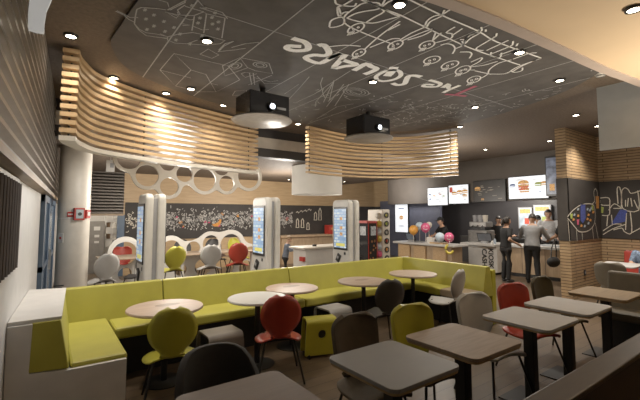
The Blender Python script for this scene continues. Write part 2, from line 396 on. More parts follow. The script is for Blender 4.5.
strong = [
 # long stave lines and comb
 [(404, -3), (441, 15), (478, 31), (497, 42), (541, 58)], [(360, -2), (384, 9), (400, 15), (425, 27), (452, 40), (478, 51), (520, 65)],
 [(541, 58), (522, 66), (512, 72)], A([(190, 175), (240, 215), (400, 285), (560, 345), (590, 355)]),
 # creatures with oval faces
 A([(75, 215), (85, 170), (130, 145), (185, 140), (190, 190), (130, 215), (75, 220)]), A([(185, 150), (215, 110), (280, 65), (350, 25), (470, 25), (470, 70), (360, 90), (280, 110), (215, 145)]),
 A([(120, 0), (130, 30), (180, 45), (270, 50), (290, 25)]), A([(260, 0), (180, 45), (140, 60), (150, 130), (190, 100), (230, 95)]), A([(150, 60), (170, 120)]),
 A([(360, 185), (430, 140), (510, 95), (490, 60), (520, 0)]), A([(490, 60), (540, 20), (580, 0)]), A([(215, 145), (300, 170), (420, 185), (530, 160), (640, 130)]),
 A([(330, 0), (400, 25), (480, 55), (580, 110), (640, 130)]), A([(350, 400), (450, 310), (540, 240), (640, 170)]), A([(540, 245), (640, 195)]),
 A([(400, 380), (500, 340), (580, 310), (640, 310)]), A([(60, 375), (200, 362), (325, 370)]),
 B8([(0, 320), (90, 265), (200, 215), (190, 200)]), B8([(20, 325), (150, 270), (260, 230)]), B8([(60, 320), (180, 285), (265, 240)]), B8([(200, 215), (215, 170), (270, 130), (340, 115), (380, 90), (435, 60)]),
 B8([(215, 215), (240, 175), (300, 145), (340, 125)]), B8([(340, 115), (355, 80)]), B8([(285, 262), (262, 320)]), B8([(330, 262), (262, 325)]), B8([(270, 345), (330, 330), (410, 305), (415, 270), (370, 260), (440, 215)]), B8([(415, 285), (500, 228)]),
 B8([(325, 362), (370, 350), (420, 360), (440, 390), (420, 430)]), B8([(510, 340), (540, 300), (640, 245)]), B8([(520, 350), (560, 310), (640, 265)]), B8([(440, 390), (510, 360), (495, 330)]),
 D6([(0, 125), (30, 130), (20, 165), (0, 150)]), D6([(30, 130), (70, 95), (130, 75)]), D6([(110, 175), (230, 105)]), D6([(170, 195), (310, 130)]), D6([(205, 215), (330, 165)]), D6([(250, 225), (370, 180)]), D6([(110, 175), (105, 190), (150, 195)]),
 D6([(200, 205), (200, 230), (255, 240), (265, 210)]), D6([(135, 45), (140, 68), (125, 72)]), D6([(165, 60), (165, 75)]), D6([(235, 85), (230, 105), (215, 108)]), D6([(340, 135), (335, 160), (320, 165)]), D6([(370, 150), (360, 168)]),
 D6([(325, 325), (380, 295), (520, 245)]), D6([(325, 325), (350, 335), (395, 325), (400, 305)]), D6([(180, 345), (190, 315), (250, 275), (330, 255)]), D6([(180, 345), (280, 345), (330, 325)]), D6([(180, 345), (140, 370), (90, 385)]),
 D6([(0, 205), (60, 205), (75, 220), (60, 245)]), D6([(70, 270), (140, 240), (125, 265), (60, 300)]), D6([(60, 300), (150, 290), (240, 265)]), D6([(0, 320), (60, 320), (95, 320)]), D6([(95, 325), (200, 348)]), D6([(340, 250), (440, 215), (490, 210)]),
]
for p in strong: cstroke(fine, p, W1, 3)
for cx, cy, rx, ry, ro in ((356, 28.5, 9, 4, -.45), (395.5, 45, 8, 3.6, -.4), (359, 53, 7, 3.4, -.4), (427, 45, 8, 3.6, -.3), (432, 60, 8.5, 3.4, -.25), (450, 65, 9, 3.4, -.3), (463, 70, 8, 3.6, -.35), (474, 79.5, 7, 3, -.3)):
    cstroke(fine, ell(cx, cy, rx, ry, ro), W1)
    for dx in (-2.5, 2.5): cstroke(fine, ell(cx+dx*math.cos(ro), cy+dx*math.sin(ro), 1.1, .8, ro, 6), W2)
    for k in range(4): cstroke(fine, [(cx-rx*.7+k*1.6, cy+ry*.7+.6-k*.3), (cx-rx*.7+k*1.6-2.5, cy+ry+3-k*.3)], W2)
fine.build('bold_drawing', CHALK, disc)
thin = MB()
E8 = lambda p: Z1(p, 110, 0); H8 = lambda p: Z1(p, 160, 0); S6 = lambda p: [(200+x/6.667, 40+y/6.667) for x, y in p]; K6 = lambda p: [(280+x/6.667, 70+y/6.667) for x, y in p]
T = [E8([(45, 90), (110, 120), (150, 155), (200, 180)]), E8([(55, 85), (115, 115), (160, 140), (225, 140)]), E8([(450, 80), (380, 68), (250, 60), (215, 75), (205, 120), (195, 190), (235, 235), (290, 262), (370, 272), (450, 290)]),
 E8([(195, 190), (230, 240), (290, 285), (380, 298), (460, 305)]), E8([(390, 0), (460, 20), (480, 80), (600, 20), (600, 0)]), E8([(450, 95), (530, 145), (560, 110), (540, 80), (600, 40)]), E8([(450, 95), (520, 120), (640, 160)]),
 H8([(60, 80), (210, 0)]), H8([(40, 95), (150, 120), (270, 125), (350, 95), (370, 110), (520, 145)]), H8([(300, 0), (350, 55), (500, 100), (540, 150)]), H8([(200, 50), (350, 95)]), H8([(275, 130), (255, 245)]), H8([(372, 110), (350, 265)]), H8([(520, 145), (495, 305)]),
 H8([(140, 95), (150, 130), (250, 160), (275, 150)]), H8([(0, 270), (60, 295), (60, 320), (120, 345), (220, 350), (300, 320)]), H8([(60, 295), (140, 275), (260, 260), (360, 280), (520, 325), (480, 350), (350, 360), (220, 350)]), H8([(265, 210), (340, 240), (390, 235)]),
 H8([(0, 300), (60, 310)]), H8([(180, 190), (240, 200), (180, 205)]), H8([(470, 400), (520, 350), (590, 330)]),
 [(160, 70), (174, 53.5), (191, 70), (175.5, 86), (160, 70)], [(174, 53.5), (224, 65)], [(191, 70), (206, 74.5), (216, 92), (239.5, 80)], S6([(150, 170), (185, 170), (265, 265)]), S6([(0, 345), (110, 345)]), [(160, 70), (191, 78)], [(175.5, 86), (200, 92)],
 S6([(0, 95), (55, 60), (125, 100), (80, 122), (0, 95)]), S6([(120, 80), (160, 40), (220, 10)]), S6([(120, 78), (240, 65), (305, 55)]), S6([(210, 50), (300, 25), (390, 15), (400, 25)]),
 S6([(150, 170), (265, 118), (318, 185), (165, 240), (150, 170)]), S6([(280, 120), (460, 155), (485, 225), (370, 205), (320, 185)]), S6([(275, 225), (300, 215), (380, 225), (300, 250), (275, 225)]), S6([(330, 220), (345, 300)]), S6([(355, 220), (365, 300)]), S6([(320, 300), (480, 235)]), S6([(360, 250), (470, 280), (520, 270)]), S6([(380, 240), (430, 290), (533, 290)]),
 S6([(215, 370), (235, 340), (310, 335), (305, 365), (215, 370)]), S6([(75, 290), (120, 300)]),
 K6([(55, 200), (130, 120), (195, 45)]), K6([(30, 160), (125, 95)]), K6([(110, 215), (230, 160), (360, 75), (470, 5)]), K6([(285, 50), (270, 90), (290, 170), (300, 185)]), K6([(235, 245), (240, 210), (350, 90)]), K6([(290, 215), (360, 70)]), K6([(360, 70), (330, 200)]), K6([(310, 245), (425, 95)]), K6([(320, 210), (430, 110)]), K6([(365, 240), (460, 95)]), K6([(430, 180), (470, 200), (533, 195)]), K6([(440, 130), (533, 165)]), K6([(245, 325), (380, 245), (490, 225)]), K6([(250, 320), (300, 300)])]
for p in T: cstroke(thin, p, W2)
for cx, cy, rx, ry, ro in ((235.5, 66, 6.5, 3, -.2), (235, 66, 3.5, 1.8, -.2), (260, 65, 7, 2.6, .15), (260, 65, 4, 1.5, .15), (356, 92, 13, 4, .1), (356, 92, 6, 2, .1), (356, 92, 9.5, 3, .1)): cstroke(thin, ell(cx, cy, rx, ry, ro), W2)
for cx, cy in ((145, 10), (154, 15), (146, 19), (154, 26), (147, 29.5), (164, 21.5), (174, 27.5), (165, 31.5), (192, 5.5), (204.5, 8), (215, 13), (200, 18), (212, 17.5), (218.5, 22), (198, 23), (212.5, 24), (218, 29), (180, 34), (176, 40), (190, 44), (202, 36)):
    for a in (.2, 1.3, 2.3): cstroke(thin, [(cx-2.2*math.cos(a), cy-1.5*math.sin(a)), (cx+2.2*math.cos(a), cy+1.5*math.sin(a))], W2)
rr = random.Random(3)
for k in range(420):        # scattered small marks on the far half of the disc
    x = rr.uniform(2.6, 6.4); y = rr.uniform(2.2, 6.0)
    if rr.random() < .5: x = rr.gauss(5.3, .6); y = rr.gauss(4.2, .8)
    if not (((x-3.6)/2.75)**2+((y-3.5)/2.35)**2 < 1): continue
    if y < 4.05-.22*(x-3.2) and x < 5.2: continue
    a = rr.uniform(0, PI); l = rr.uniform(.02, .07)
    thin.ribbon([(x-l*math.cos(a), y-l*math.sin(a), CZ), (x+l*.2, y+l*.4, CZ), (x+l*math.cos(a), y+l*math.sin(a), CZ)], .013, (0, 0, -1))
thin.build('fine_drawing', CHALK_T, disc)
seam = MB()
for x in (.95, 1.72, 2.5, 3.28, 4.06, 4.84, 5.62):
    ys = [p[1] for p in outline if abs(p[0]-x) < .12]
    seam.ribbon([(x, min(ys)+.05, CZ+.003), (x, max(ys)-.05, CZ+.003)], .012, (0, 0, -1))
seam.build('panel_seam', CHALK_T, disc)
seam = MB(); seam.ribbon([(1.0, 3.13, CZ+.003), (6.2, 3.13, CZ+.003)], .012, (0, 0, -1)); seam.build('cross_seam', GREYP, disc)

# ---------------- doodle mural on the rear chalkboard
def doodles(name, parent, m, n, seed, fn, w=.017):
    q = random.Random(seed); mb = MB()
    for _ in range(n):
        x, z = fn(q); s = q.uniform(.02, .05); kind = q.random(); a = q.uniform(0, 6.28); y = YB-.027
        if kind < .35: mb.ribbon([(x+s*math.cos(t), y, z+s*.8*math.sin(t)) for t in [a+k*.9 for k in range(q.randint(4, 8))]], w, (0, -1, 0))
        elif kind < .7: mb.ribbon([(x+(k-1.5)*s*.6*math.cos(a), y, z+(k-1.5)*s*.6*math.sin(a)+q.uniform(-.02, .02)) for k in range(4)], w*1.4, (0, -1, 0))
        else: mb.face([(x+s*q.uniform(.4, .9)*math.cos(a+t), y-.001, z+s*q.uniform(.4, .9)*math.sin(a+t)) for t in (0, 1.3, 2.5, 3.8, 5.0)])
    return mb.build(name, m, parent)
mural = bpy.data.objects['trim_3']
band = lambda q: (q.uniform(2.6, 7.4), 1.55+max(-.3, min(.42, q.gauss(0, .15))))
doodles('white_doodles', mural, mat('grey chalk marks', (.48, .46, .43), .9, .25, 30), 520, 11, band)
doodles('grey_doodles', mural, mat('dim chalk marks', (.25, .24, .23), .9, .25, 30), 260, 12, band)
doodles('left_doodles', mural, CHALKD, 50, 13, lambda q: (q.uniform(1.9, 2.5), q.gauss(1.55, .18)))
for nm, m_, sd in (('orange_doodles', ORCH, 21), ('pink_doodles', PKCH, 22)): doodles(nm, mural, m_, 9, sd, band, .05)
bn = MB(); P = [(at_y(u, v, YB-.03)) for u, v in ((212, 224.5), (214, 226.5), (218, 226.5), (221, 223), (221.5, 219.5), (219.5, 219.2), (218.5, 222), (215.5, 223.6))]
bn.face([tuple(p) for p in P]); bn.build('orange_crescent', ORCH, mural)
fg = MB()
for u, v, h in ((297.5, 223, 9), (302.5, 223, 9), (308, 226, 7), (315.5, 216, 8), (320, 214, 12)):
    for du, dv in (((-1.2, 0), (1.2, 0)), ((-1.2, 0), (-1.5, h*.8)), ((1.2, 0), (1.6, h*.8)), ((0, -h*.3), (0, 0))):
        pass
    c = [(u, v-h/2), (u+1.2, v-h/4), (u+1, v), (u+1.4, v+h/2), (u-1.4, v+h/2), (u-1, v), (u-1.2, v-h/4), (u, v-h/2)]
    fg.ribbon([at_y(a, b, YB-.03) for a, b in c], .035, (0, -1, 0))
for a, b in ((296, 212.5), (300, 211.5), (304, 211), (308, 210)): fg.ribbon([at_y(a, b, YB-.03), at_y(a+1.6, b-1, YB-.03), at_y(a+2.4, b+.6, YB-.03), at_y(a+3.4, b-.6, YB-.03)], .03, (0, -1, 0))
fg.build('chalk_figures', CHALKD, mural)

# ---------------- chalk drawing on the right wall board
rb = bpy.data.objects['trim_4']
def rpt(u, v):
    p = at_y(u, v, 3.278)
    return p if p.x < 10.27 else at_x(u, v, 10.278)
def rstroke(mb, px, w=.022, sm=3):
    pts = px if not sm else [(p.x, p.y) for p in spline([(a, b, 0) for a, b in px], sm)]
    for a, b in zip(pts, pts[1:]):
        A_, B_ = rpt(*a), rpt(*b)
        n = (0, -1, 0) if (A_.x < 10.27 and B_.x < 10.27) else (-1, 0, 0)
        if (A_.x < 10.27) != (B_.x < 10.27): continue
        mb.ribbon([A_, B_], w, n)
Q = lambda p: [(560+x/5.34, 170+y/5.34) for x, y in p]
wh = MB()
for p in ([(40, 250), (70, 215), (115, 185), (170, 182), (185, 205), (188, 250), (180, 295), (150, 325), (105, 330), (80, 305), (40, 255)], [(42, 255), (52, 380)], [(88, 320), (92, 380)], [(118, 332), (120, 378)], [(172, 300), (180, 372)], [(188, 280), (205, 370)],
          [(170, 182), (185, 165), (180, 120), (190, 100), (200, 125), (195, 160), (190, 180)], [(215, 150), (262, 150), (265, 200), (262, 240), (225, 242)], [(215, 150), (218, 185), (262, 188)], [(255, 240), (250, 300)], [(275, 240), (280, 295)], [(230, 325), (285, 290), (330, 290)], [(230, 345), (280, 315), (350, 290)], [(260, 215), (290, 180), (330, 205)], [(285, 205), (330, 205)],
          [(310, 180), (305, 100), (320, 95), (330, 160), (325, 205)], [(330, 110), (345, 95), (365, 105), (380, 125), (430, 110)], [(330, 110), (335, 205), (420, 215), (415, 110)], [(350, 160), (350, 195)], [(365, 150), (360, 195)], [(378, 150), (385, 195)], [(395, 160), (415, 205)], [(355, 230), (350, 320)], [(375, 222), (383, 335), (345, 330), (330, 310), (285, 320)], [(383, 335), (430, 310)]):
    rstroke(wh, Q(p), .017)
wh.build('chalk_outline', CHALKD, rb)
def rfill(mb, p): mb.face([tuple(rpt(*a)) for a in Q(p)])
bl = MB(); rfill(bl, [(110, 182), (135, 182), (137, 260), (122, 285), (110, 270)]); rfill(bl, [(322, 210), (358, 215), (350, 275), (270, 292)]); bl.build('blue_patch', BLUECH, rb)
og = MB(); rfill(og, [(190, 140), (208, 140), (208, 205), (195, 205)])
for x, y in ((70, 265), (150, 240), (145, 262), (160, 268), (175, 225), (112, 298), (95, 245)): rfill(og, [(x, y-8), (x+9, y-4), (x+6, y+6), (x-4, y+5)])
og.build('orange_patch', ORCH, rb)
pp = MB(); rfill(pp, [(90, 265), (102, 262), (100, 292), (92, 292)]); pp.build('pink_patch', PKCH, rb)
gg = MB(); rfill(gg, [(55, 235), (68, 232), (66, 260), (57, 260)]); rfill(gg, [(168, 190), (178, 188), (180, 215), (170, 215)]); rfill(gg, [(220, 195), (234, 200), (230, 230), (220, 228)]); gg.build('green_patch', GRCH, rb)
gr = MB()
for x, y in ((95, 210), (75, 240), (145, 210), (158, 215), (165, 205), (130, 300), (150, 285)): rfill(gr, [(x, y-8), (x+8, y-5), (x+5, y+6), (x-4, y+5)])
gr.build('pale_patch', mat('pale blue chalk', (.35, .40, .45), .9), rb)
# ================================================================== CEILING FIXTURES
GLOW = mat('lamp glow', (1, .86, .62), .5, 0, 1, emit=22, ecol=(1, .86, .64))
def downlight(u, v, z, label, group, power=70, spread=115):
    p = at_z(u, v, z); t = thing('downlight', label, 'ceiling light', (p.x, p.y, z), 0, group)
    MB().lathe([(.045, -.02), (.062, -.02), (.068, -.002), (.068, 0), (.045, 0)]).build('trim_ring', BLACKM, t, True)
    MB().lathe([(0, -.016), (.045, -.016), (.045, -.006), (0, -.006)], n=18).build('lens', GLOW, t)
    if power:
        ld = bpy.data.lights.new('lamp', 'SPOT'); ld.energy = power; ld.color = (1, .89, .75); ld.spot_size = math.radians(spread); ld.spot_blend = .9; ld.shadow_soft_size = .05
        lo = bpy.data.objects.new('lamp', ld); C.objects.link(lo); lo.parent = t; lo.location = (0, 0, -.03)
    return t
GD = 'downlights in the black ceiling disc'; GB = 'downlights in the brown ceiling'; GR = 'downlights in the low rear ceiling'
for u, v, pw, lb in ((207, 40, 30, 'round downlight under the chalk wagon at the left of the black ceiling disc'), (191, 88, 70, 'round downlight beside the chalk prism on the black ceiling disc'),
                 (399.5, 3.5, 6, 'round downlight nearest the beige bulkhead, among the large chalk figures'), (373, 81, 40, 'round downlight just under the white lettering on the black ceiling disc'),
                 (519.5, 51.5, 10, 'round downlight at the tip of the chalk stave lines'), (559.8, 79.5, 25, 'round downlight at the right tip of the black ceiling disc'), (475, 106.5, 70, 'round downlight below the pink letter at the far right of the black disc')):
    downlight(u, v, DZ, lb, GD, pw)
for u, v, pw, lb in ((71, 35, 70, 'round downlight in the brown ceiling above the left end of the slat screen'), (114, 77, 60, 'round downlight above the curve of the left slat screen'), (166, 92.5, 90, 'round downlight over the middle of the left slat screen'),
                 (223.5, 104.5, 60, 'round downlight left of the larger projector'), (298, 123.5, 80, 'round downlight between the two slat screens'), (351, 116, 90, 'round downlight left of the smaller projector'),
                 (405.7, 126, 90, 'round downlight right of the smaller projector'), (460, 126, 100, 'round downlight at the right end of the right slat screen'), (576, 114.5, 360, 'round downlight between the grey hanging panel and the oak wall'),
                 (549.5, 140.5, 200, 'round downlight at the corner of the oak pier'), (597.5, 125.5, 200, 'round downlight beside the lower edge of the grey hanging panel'), (485.5, 149, 120, 'round downlight in front of the menu boards')):
    downlight(u, v, CEIL, lb, GB, pw)
for x, y, lb in ((2.6, 10.9, 'small downlight in the low rear ceiling above the left part of the mural'), (4.6, 10.9, 'small downlight in the low rear ceiling above the middle of the mural'), (6.6, 10.9, 'small downlight in the low rear ceiling above the right part of the mural'), (3.6, 8.4, 'small downlight in the low rear ceiling above the long wavy table'), (8.6, 10.4, 'small downlight in the low rear ceiling above the toy tower')):
    t = thing('downlight', lb, 'ceiling light', (x, y, 2.9), 0, GR)
    MB().lathe([(.045, -.02), (.062, -.02), (.068, -.002), (.068, 0), (.045, 0)]).build('trim_ring', BLACKM, t, True)
    MB().lathe([(0, -.016), (.045, -.016), (.045, -.006), (0, -.006)], n=18).build('lens', GLOW, t)
    ld = bpy.data.lights.new('lamp', 'SPOT'); ld.energy = 60; ld.color = (1, .89, .75); ld.spot_size = math.radians(120); ld.spot_blend = .9; ld.shadow_soft_size = .05
    lo = bpy.data.objects.new('lamp', ld); C.objects.link(lo); lo.parent = t; lo.location = (0, 0, -.03)
downlight(634, 8, BZ, 'round downlight set in the beige bulkhead at the top right corner', 'downlights in the beige bulkhead', 12)
p = at_z(600.5, 72.5, CEIL); p = Vector((p.x, p.y, CEIL))
t = thing('smoke_detector', 'white round smoke detector on the ceiling above the grey panel', 'smoke detector', p)
MB().lathe([(0, -.045), (.04, -.045), (.06, -.03), (.075, -.012), (.075, 0), (0, 0)]).build('housing', WHITE, t, True)
MB().lathe([(.045, -.05), (.05, -.05), (.05, -.04), (.045, -.04)]).build('sensor_ring', GREYP, t)

# slat screens
def slat_screen(label, path, n, z0, z1, w, rods):
    t = thing('slat_screen', label, 'hanging slat screen', (path[0][0], path[0][1], z0))
    off = Vector((path[0][0], path[0][1], z0))
    pts = [p-Vector((off.x, off.y, 0)) for p in spline([(a, b, 0) for a, b in path], 12)]
    st = (z1-z0)/(n-1); m = MB()
    for k in range(1, n): m.sweep(pts, w, .046, k*st)
    m.build('slats', SLATW, t)
    for f in rods:
        q = pts[int(f*(len(pts)-1))]; MB().tube([(q.x, q.y, 0), (q.x, q.y, CEIL-z0-.002)], .012, 6).build('rod', BLACKM, t)
    return t, pts, off
ts, pts, off = slat_screen('long curved oak slat screen hanging at the left, white bottom rim', [(.16, 4.72), (.24, 5.05), (.52, 5.52), (1.35, 6.0), (2.3, 6.32), (3.22, 6.55)], 12, 2.50, 3.44, .15, (.08, .55, .96))
MB().sweep(pts, .15, .05, 0).build('bottom_rim', CREAM, ts)
ts, pts, off = slat_screen('shorter concave oak slat screen hanging at the right, behind the smaller projector', [(4.12, 6.12), (5.2, 6.28), (6.1, 6.05), (6.7, 5.45), (6.92, 4.68)], 12, 2.54, 3.42, .10, (.03, .5, .95))
MB().sweep(pts, .10, .036, 0).build('bottom_slat', SLATW, ts)

# white frieze of rings under the left screen
def u2(c, y):
    return at_y(c[0], c[1], y)
def smin(a, b, k):
    h = max(k-abs(a-b), 0)/k; return min(a, b)-h*h*k/4
YR = 6.75
rings = [(129.3, 158, 12), (147.5, 175.5, 11.5), (169.5, 186.7, 9.2), (184.6, 174, 8), (168, 163, 8), (205, 180, 11), (227, 183.5, 7.5), (222, 167, 8), (249, 176.6, 10.5), (192, 158, 7)]
RR = []
for u, v, r in rings:
    a = u2((u, v), YR); b = u2((u+r, v), YR); RR.append((a.x, a.z, abs(b.x-a.x)))
def ring_fn(x, z):
    o = 9; h = 9
    for cx, cz, r in RR:
        d = math.hypot(x-cx, z-cz); o = smin(o, d-r-.055, .11); h = min(h, d-r)
    return max(o, -h)
cx0 = min(r[0]-r[2] for r in RR)-.1; cx1 = max(r[0]+r[2] for r in RR)+.1; cz0 = min(r[1]-r[2] for r in RR)-.1
t = thing('ring_frieze', 'white cut-out panel of round holes hanging under the left slat screen', 'hanging panel', (0, YR, 2.5))
m = MB(); m.sdf(ring_fn, cx0, cx1, cz0, 2.62, .018, YR, .05)
for v in m.bm.verts: v.co -= Vector((0, YR, 2.5))
m.build('ring_panel', CREAM, t)
for x in (cx0+.35, (cx0+cx1)/2, cx1-.35): MB().tube([(x, .025, .1), (x, .025, CEIL-2.502)], .008, 6).build('hanging_rod', STEEL, t)

# projectors
def projector(u, v, label):
    p = at_z(u, v, 2.98); t = thing('ceiling_projector', label, 'projector', (p.x, p.y, 2.98))
    MB().lathe([(0, 0), (.40, 0), (.415, .012), (.40, .03), (0, .03)], n=40).build('base_plate', mat('pale plate', (.22, .20, .18), .35, .2, 12), t, True)
    MB().box((.02, .03, .2), (.60, .46, .32)).build('housing', mat('glossy black', (.015, .015, .017), .12, .1), t, bevel=.012)
    MB().tube([(.02, .03, .36), (.02, .03, CEIL-2.98)], .04, 12).build('ceiling_mount', BLACKM, t)
    l = MB().lathe([(0, .03), (.05, .03), (.065, 0), (.065, -.03)], (.03, -.215, .17), 20, Matrix.Rotation(PI/2, 4, 'X')).build('lens_barrel', BLACKP, t, True)
    MB().lathe([(0, 0), (.035, 0), (.035, .012), (0, .012)], (.03, -.238, .17), 18, Matrix.Rotation(PI/2, 4, 'X')).build('lens_glass', mat('projector beam lens', (.8, .88, 1), .1, 0, 1, emit=9, ecol=(.8, .88, 1)), l)
    MB().box((.19, -.204, .17), (.14, .006, .03)).build('name_strip', GREYP, t)
    return t
projector(262, 122, 'larger looking black box projector on a pale round plate beside the left slat screen')
projector(368.5, 139.5, 'smaller looking black box projector on a pale round plate before the right slat screen')

# white drum shade
t = thing('drum_pendant', 'big white fabric drum lampshade hanging behind the right slat screen', 'pendant lamp', (5.42, 7.62, 2.2))
SHADE = mat('white lampshade fabric', (.62, .59, .53), .8, .04, 4, emit=.12)
MB().lathe([(.60, 0), (.62, 0), (.62, .68), (.60, .68), (.60, 0)], n=48).build('lamp_shade', SHADE, t, True)
MB().lathe([(0, .05), (.6, .05), (.6, .06), (0, .06)], n=32).build('diffuser', SHADE, t)
MB().tube([(0, 0, .06), (0, 0, .7)], .012, 6).build('stem', STEEL, t)
# hanging grey panel
p0, p1 = Vector((6.3, 1.98, 0)), Vector((6.3, .6, 0))
tag(MB().mm((6.28, .7, 2.6), (6.33, 1.98, CEIL)).build('suspended_board', mat('pale grey panel', (.40, .42, .44), .55, .04)), 'plain pale grey board hanging from the ceiling at the right', 'hanging panel')
# white curved strip at the upper left
tag(MB().prism([tuple(at_y(u, v, 2.1)) for u, v in ((29, -30), (29.5, 0), (28, 14), (28.2, 28), (36, 30.5), (44, 32), (44.6, 22), (46.5, 10), (51, 0), (62, -30))], (0, .03, 0)).build('suspended_curved_board', mat('white plastic with added glow', (.7, .7, .68), .5, .03, emit=.35)), 'white curved panel hanging at the upper left before the ribbed metal cladding', 'hanging panel')  # faint emission stands in for light falling on the panel
# little hanging exit sign
t = thing('hanging_sign', 'small white box sign hanging beside the round column', 'sign', at_y(110.5, 166, 7.6))
MB().box((0, 0, 0), (.13, .03, .2)).build('sign_box', WHITE, t); MB().box((.02, -.017, .01), (.06, .004, .08)).build('sign_mark', GREYP, t)
MB().tube([(0, 0, .1), (0, 0, CEIL-at_y(110.5, 166, 7.6).z)], .006, 6).build('hanger', STEEL, t)

# ================================================================== SHUTTER + ALCOVE
t = thing('roller_shutter', 'half lowered dark ribbed roller shutter beside the round column', 'roller shutter', (1.0, 11.94, 1.68))
m = MB(); z = .06; P = [(0, .06)]
while z < 1.45: P += [(-.035, z+.01), (-.035, z+.05), (0, z+.075)]; z += .085
rows = [[m.bm.verts.new((x, y, zz)) for y, zz in P] for x in (-.78, .80)]
for k in range(len(P)-1): m.bm.faces.new((rows[0][k], rows[1][k], rows[1][k+1], rows[0][k+1]))
m.build('slat_curtain', mat('dark bronze shutter', (.06, .05, .042), .4, .12, 3, metal=.6), t)
MB().mm((-.78, -.05, 0), (.8, 0, .06)).build('bottom_rail', RAIL, t)
tag(MB().mm((1.66, 11.93, 0), (1.84, 12.0, 1.7)).build('door_post', BLUEM), 'steel blue post under the right end of the roller shutter', 'door post')
t = thing('coffee_machine_cabinet', 'tall grey machine with pale icons standing behind the half lowered shutter', 'machine', (1.27, 12.9, 0))
MB().mm((-.2, 0, 0), (.2, .5, 1.52)).build('cabinet', mat('grey brown machine', (.20, .185, .165), .5), t, bevel=.015)
for z_, w_, h_ in ((1.25, .08, .11), (1.05, .06, .07), (.88, .06, .06)): MB().mm((-w_, -.01, z_), (w_, 0, z_+h_)).build('icon', WHITE, t)
t = thing('shelf_rack', 'white shelf rack of cups in the lit room behind the shutter', 'shelf', (1.70, 13.2, 0))
m = MB()
for z in (.02, .55, .95, 1.3, 1.62): m.mm((-.18, 0, z), (.18, .4, z+.025))
for x in (-.18, .16): m.mm((x, 0, 0), (x+.02, .4, 1.7))
m.build('rack', WHITE, t)
CUPM = mat('brown paper cup', (.20, .13, .08), .6)
for k, (x, z) in enumerate(((-.10, .575), (.05, .575), (.09, .975), (-.08, .975), (.06, 1.325), (-.09, 1.325))):
    o = MB().lathe([(0, 0), (.05, 0), (.062, .15), (0, .15)], (1.70+x, 13.35, z)).build('paper_cup', CUPM if k % 2 else WHITE, None, True)
    tag(o, ('brown' if k % 2 else 'white')+' paper cup on the rack behind the shutter', 'cup', 'cups on the rack behind the shutter')
# lit room behind
ld = bpy.data.lights.new('alcove_lamp', 'POINT'); ld.energy = 90; ld.color = (1, .92, .8); ld.shadow_soft_size = .15
lo = bpy.data.objects.new('alcove_lamp', ld); C.objects.link(lo); lo.location = (.9, 12.6, 2.7)

# ================================================================== COLUMN SIGNS
def on_col(u, v, r=.245):
    q = at_y(u, v, COLC.y-.25); a = math.atan2(q.y-COLC.y, q.x-COLC.x)
    # intersect the view ray with the cylinder
    d = Vector(ray(u, v)); o = Vector((0, 0, EYE)); dx, dy = d.x, d.y
    A_ = dx*dx+dy*dy; B_ = -2*(dx*COLC.x+dy*COLC.y); C_ = COLC.x**2+COLC.y**2-r*r
    disc_ = B_*B_-4*A_*C_; s = (-B_-math.sqrt(max(0, disc_)))/(2*A_)
    p = o+d*s; return p, math.atan2(p.y-COLC.y, p.x-COLC.x)+PI/2
REDS = mat('fire red', (.42, .035, .025), .4)
def col_sign(u, v, name, label, cat, w, h, d, m_, extra=None):
    p, rz = on_col(u, v); t = thing(name, label, cat, p, rz)
    MB().box((0, -d/2+.005, 0), (w, d, h)).build('box', m_, t, bevel=.006)
    if extra: extra(t, -d)
    return t
def alarm(t, d):
    MB().box((0, d, .0), (.11, .01, .15)).build('call_window', mat('pale blue window', (.35, .42, .45), .3), t)
    MB().lathe([(0, 0), (.03, 0), (.03, .012), (0, .012)], (0, d-.003, .0), 16, Matrix.Rotation(PI/2, 4, 'X')).build('call_button', BLACKP, t)
def arrow(t, d): MB().box((0, d+.002, 0), (.07, .006, .025)).build('arrow_mark', WHITE, t)
def note(t, d):
    MB().lathe([(0, 0), (.022, 0), (.022, .006), (0, .006)], (0, d+.006, 0), 16, Matrix.Rotation(PI/2, 4, 'X')).build('red_symbol', REDS, t)
col_sign(78.5, 214, 'fire_alarm_box', 'red fire alarm box mounted on the round column', 'fire alarm', .16, .21, .07, REDS, alarm)
col_sign(70.7, 214.3, 'arrow_sign', 'small red arrow sign left of the fire alarm on the column', 'sign', .10, .085, .02, REDS, arrow)
col_sign(60.6, 238, 'paper_notice', 'small cream notice with a red symbol on the column', 'notice', .11, .16, .01, WHITE, note)
p, rz = on_col(86.5, 214)
t = thing('side_alarm_plate', 'red plate at the right edge of the column', 'sign', p, rz); MB().box((.0, -.02, 0), (.09, .05, .15)).build('plate', REDS, t, bevel=.005); MB().box((0, -.047, 0), (.05, .006, .06)).build('plate_mark', WHITE, t)
t = thing('fire_extinguisher', 'red fire extinguisher standing between the column and the left wall', 'fire extinguisher', (.18, 7.45, 0))
MB().lathe([(0, .0), (.075, .0), (.08, .02), (.08, .38), (.06, .45), (.03, .48), (0, .48)]).build('cylinder_body', REDS, t, True)
MB().lathe([(0, .48), (.022, .48), (.022, .53), (0, .53)]).mm((-.015, -.02, .53), (.10, .02, .55)).mm((-.015, -.015, .565), (.12, .015, .58)).build('valve_handle', BLACKP, t)
MB().tube([(0, -.02, .52), (-.07, -.05, .5), (-.1, -.06, .35), (-.095, -.05, .2)], .012, 8).build('hose', BLACKP, t, True)

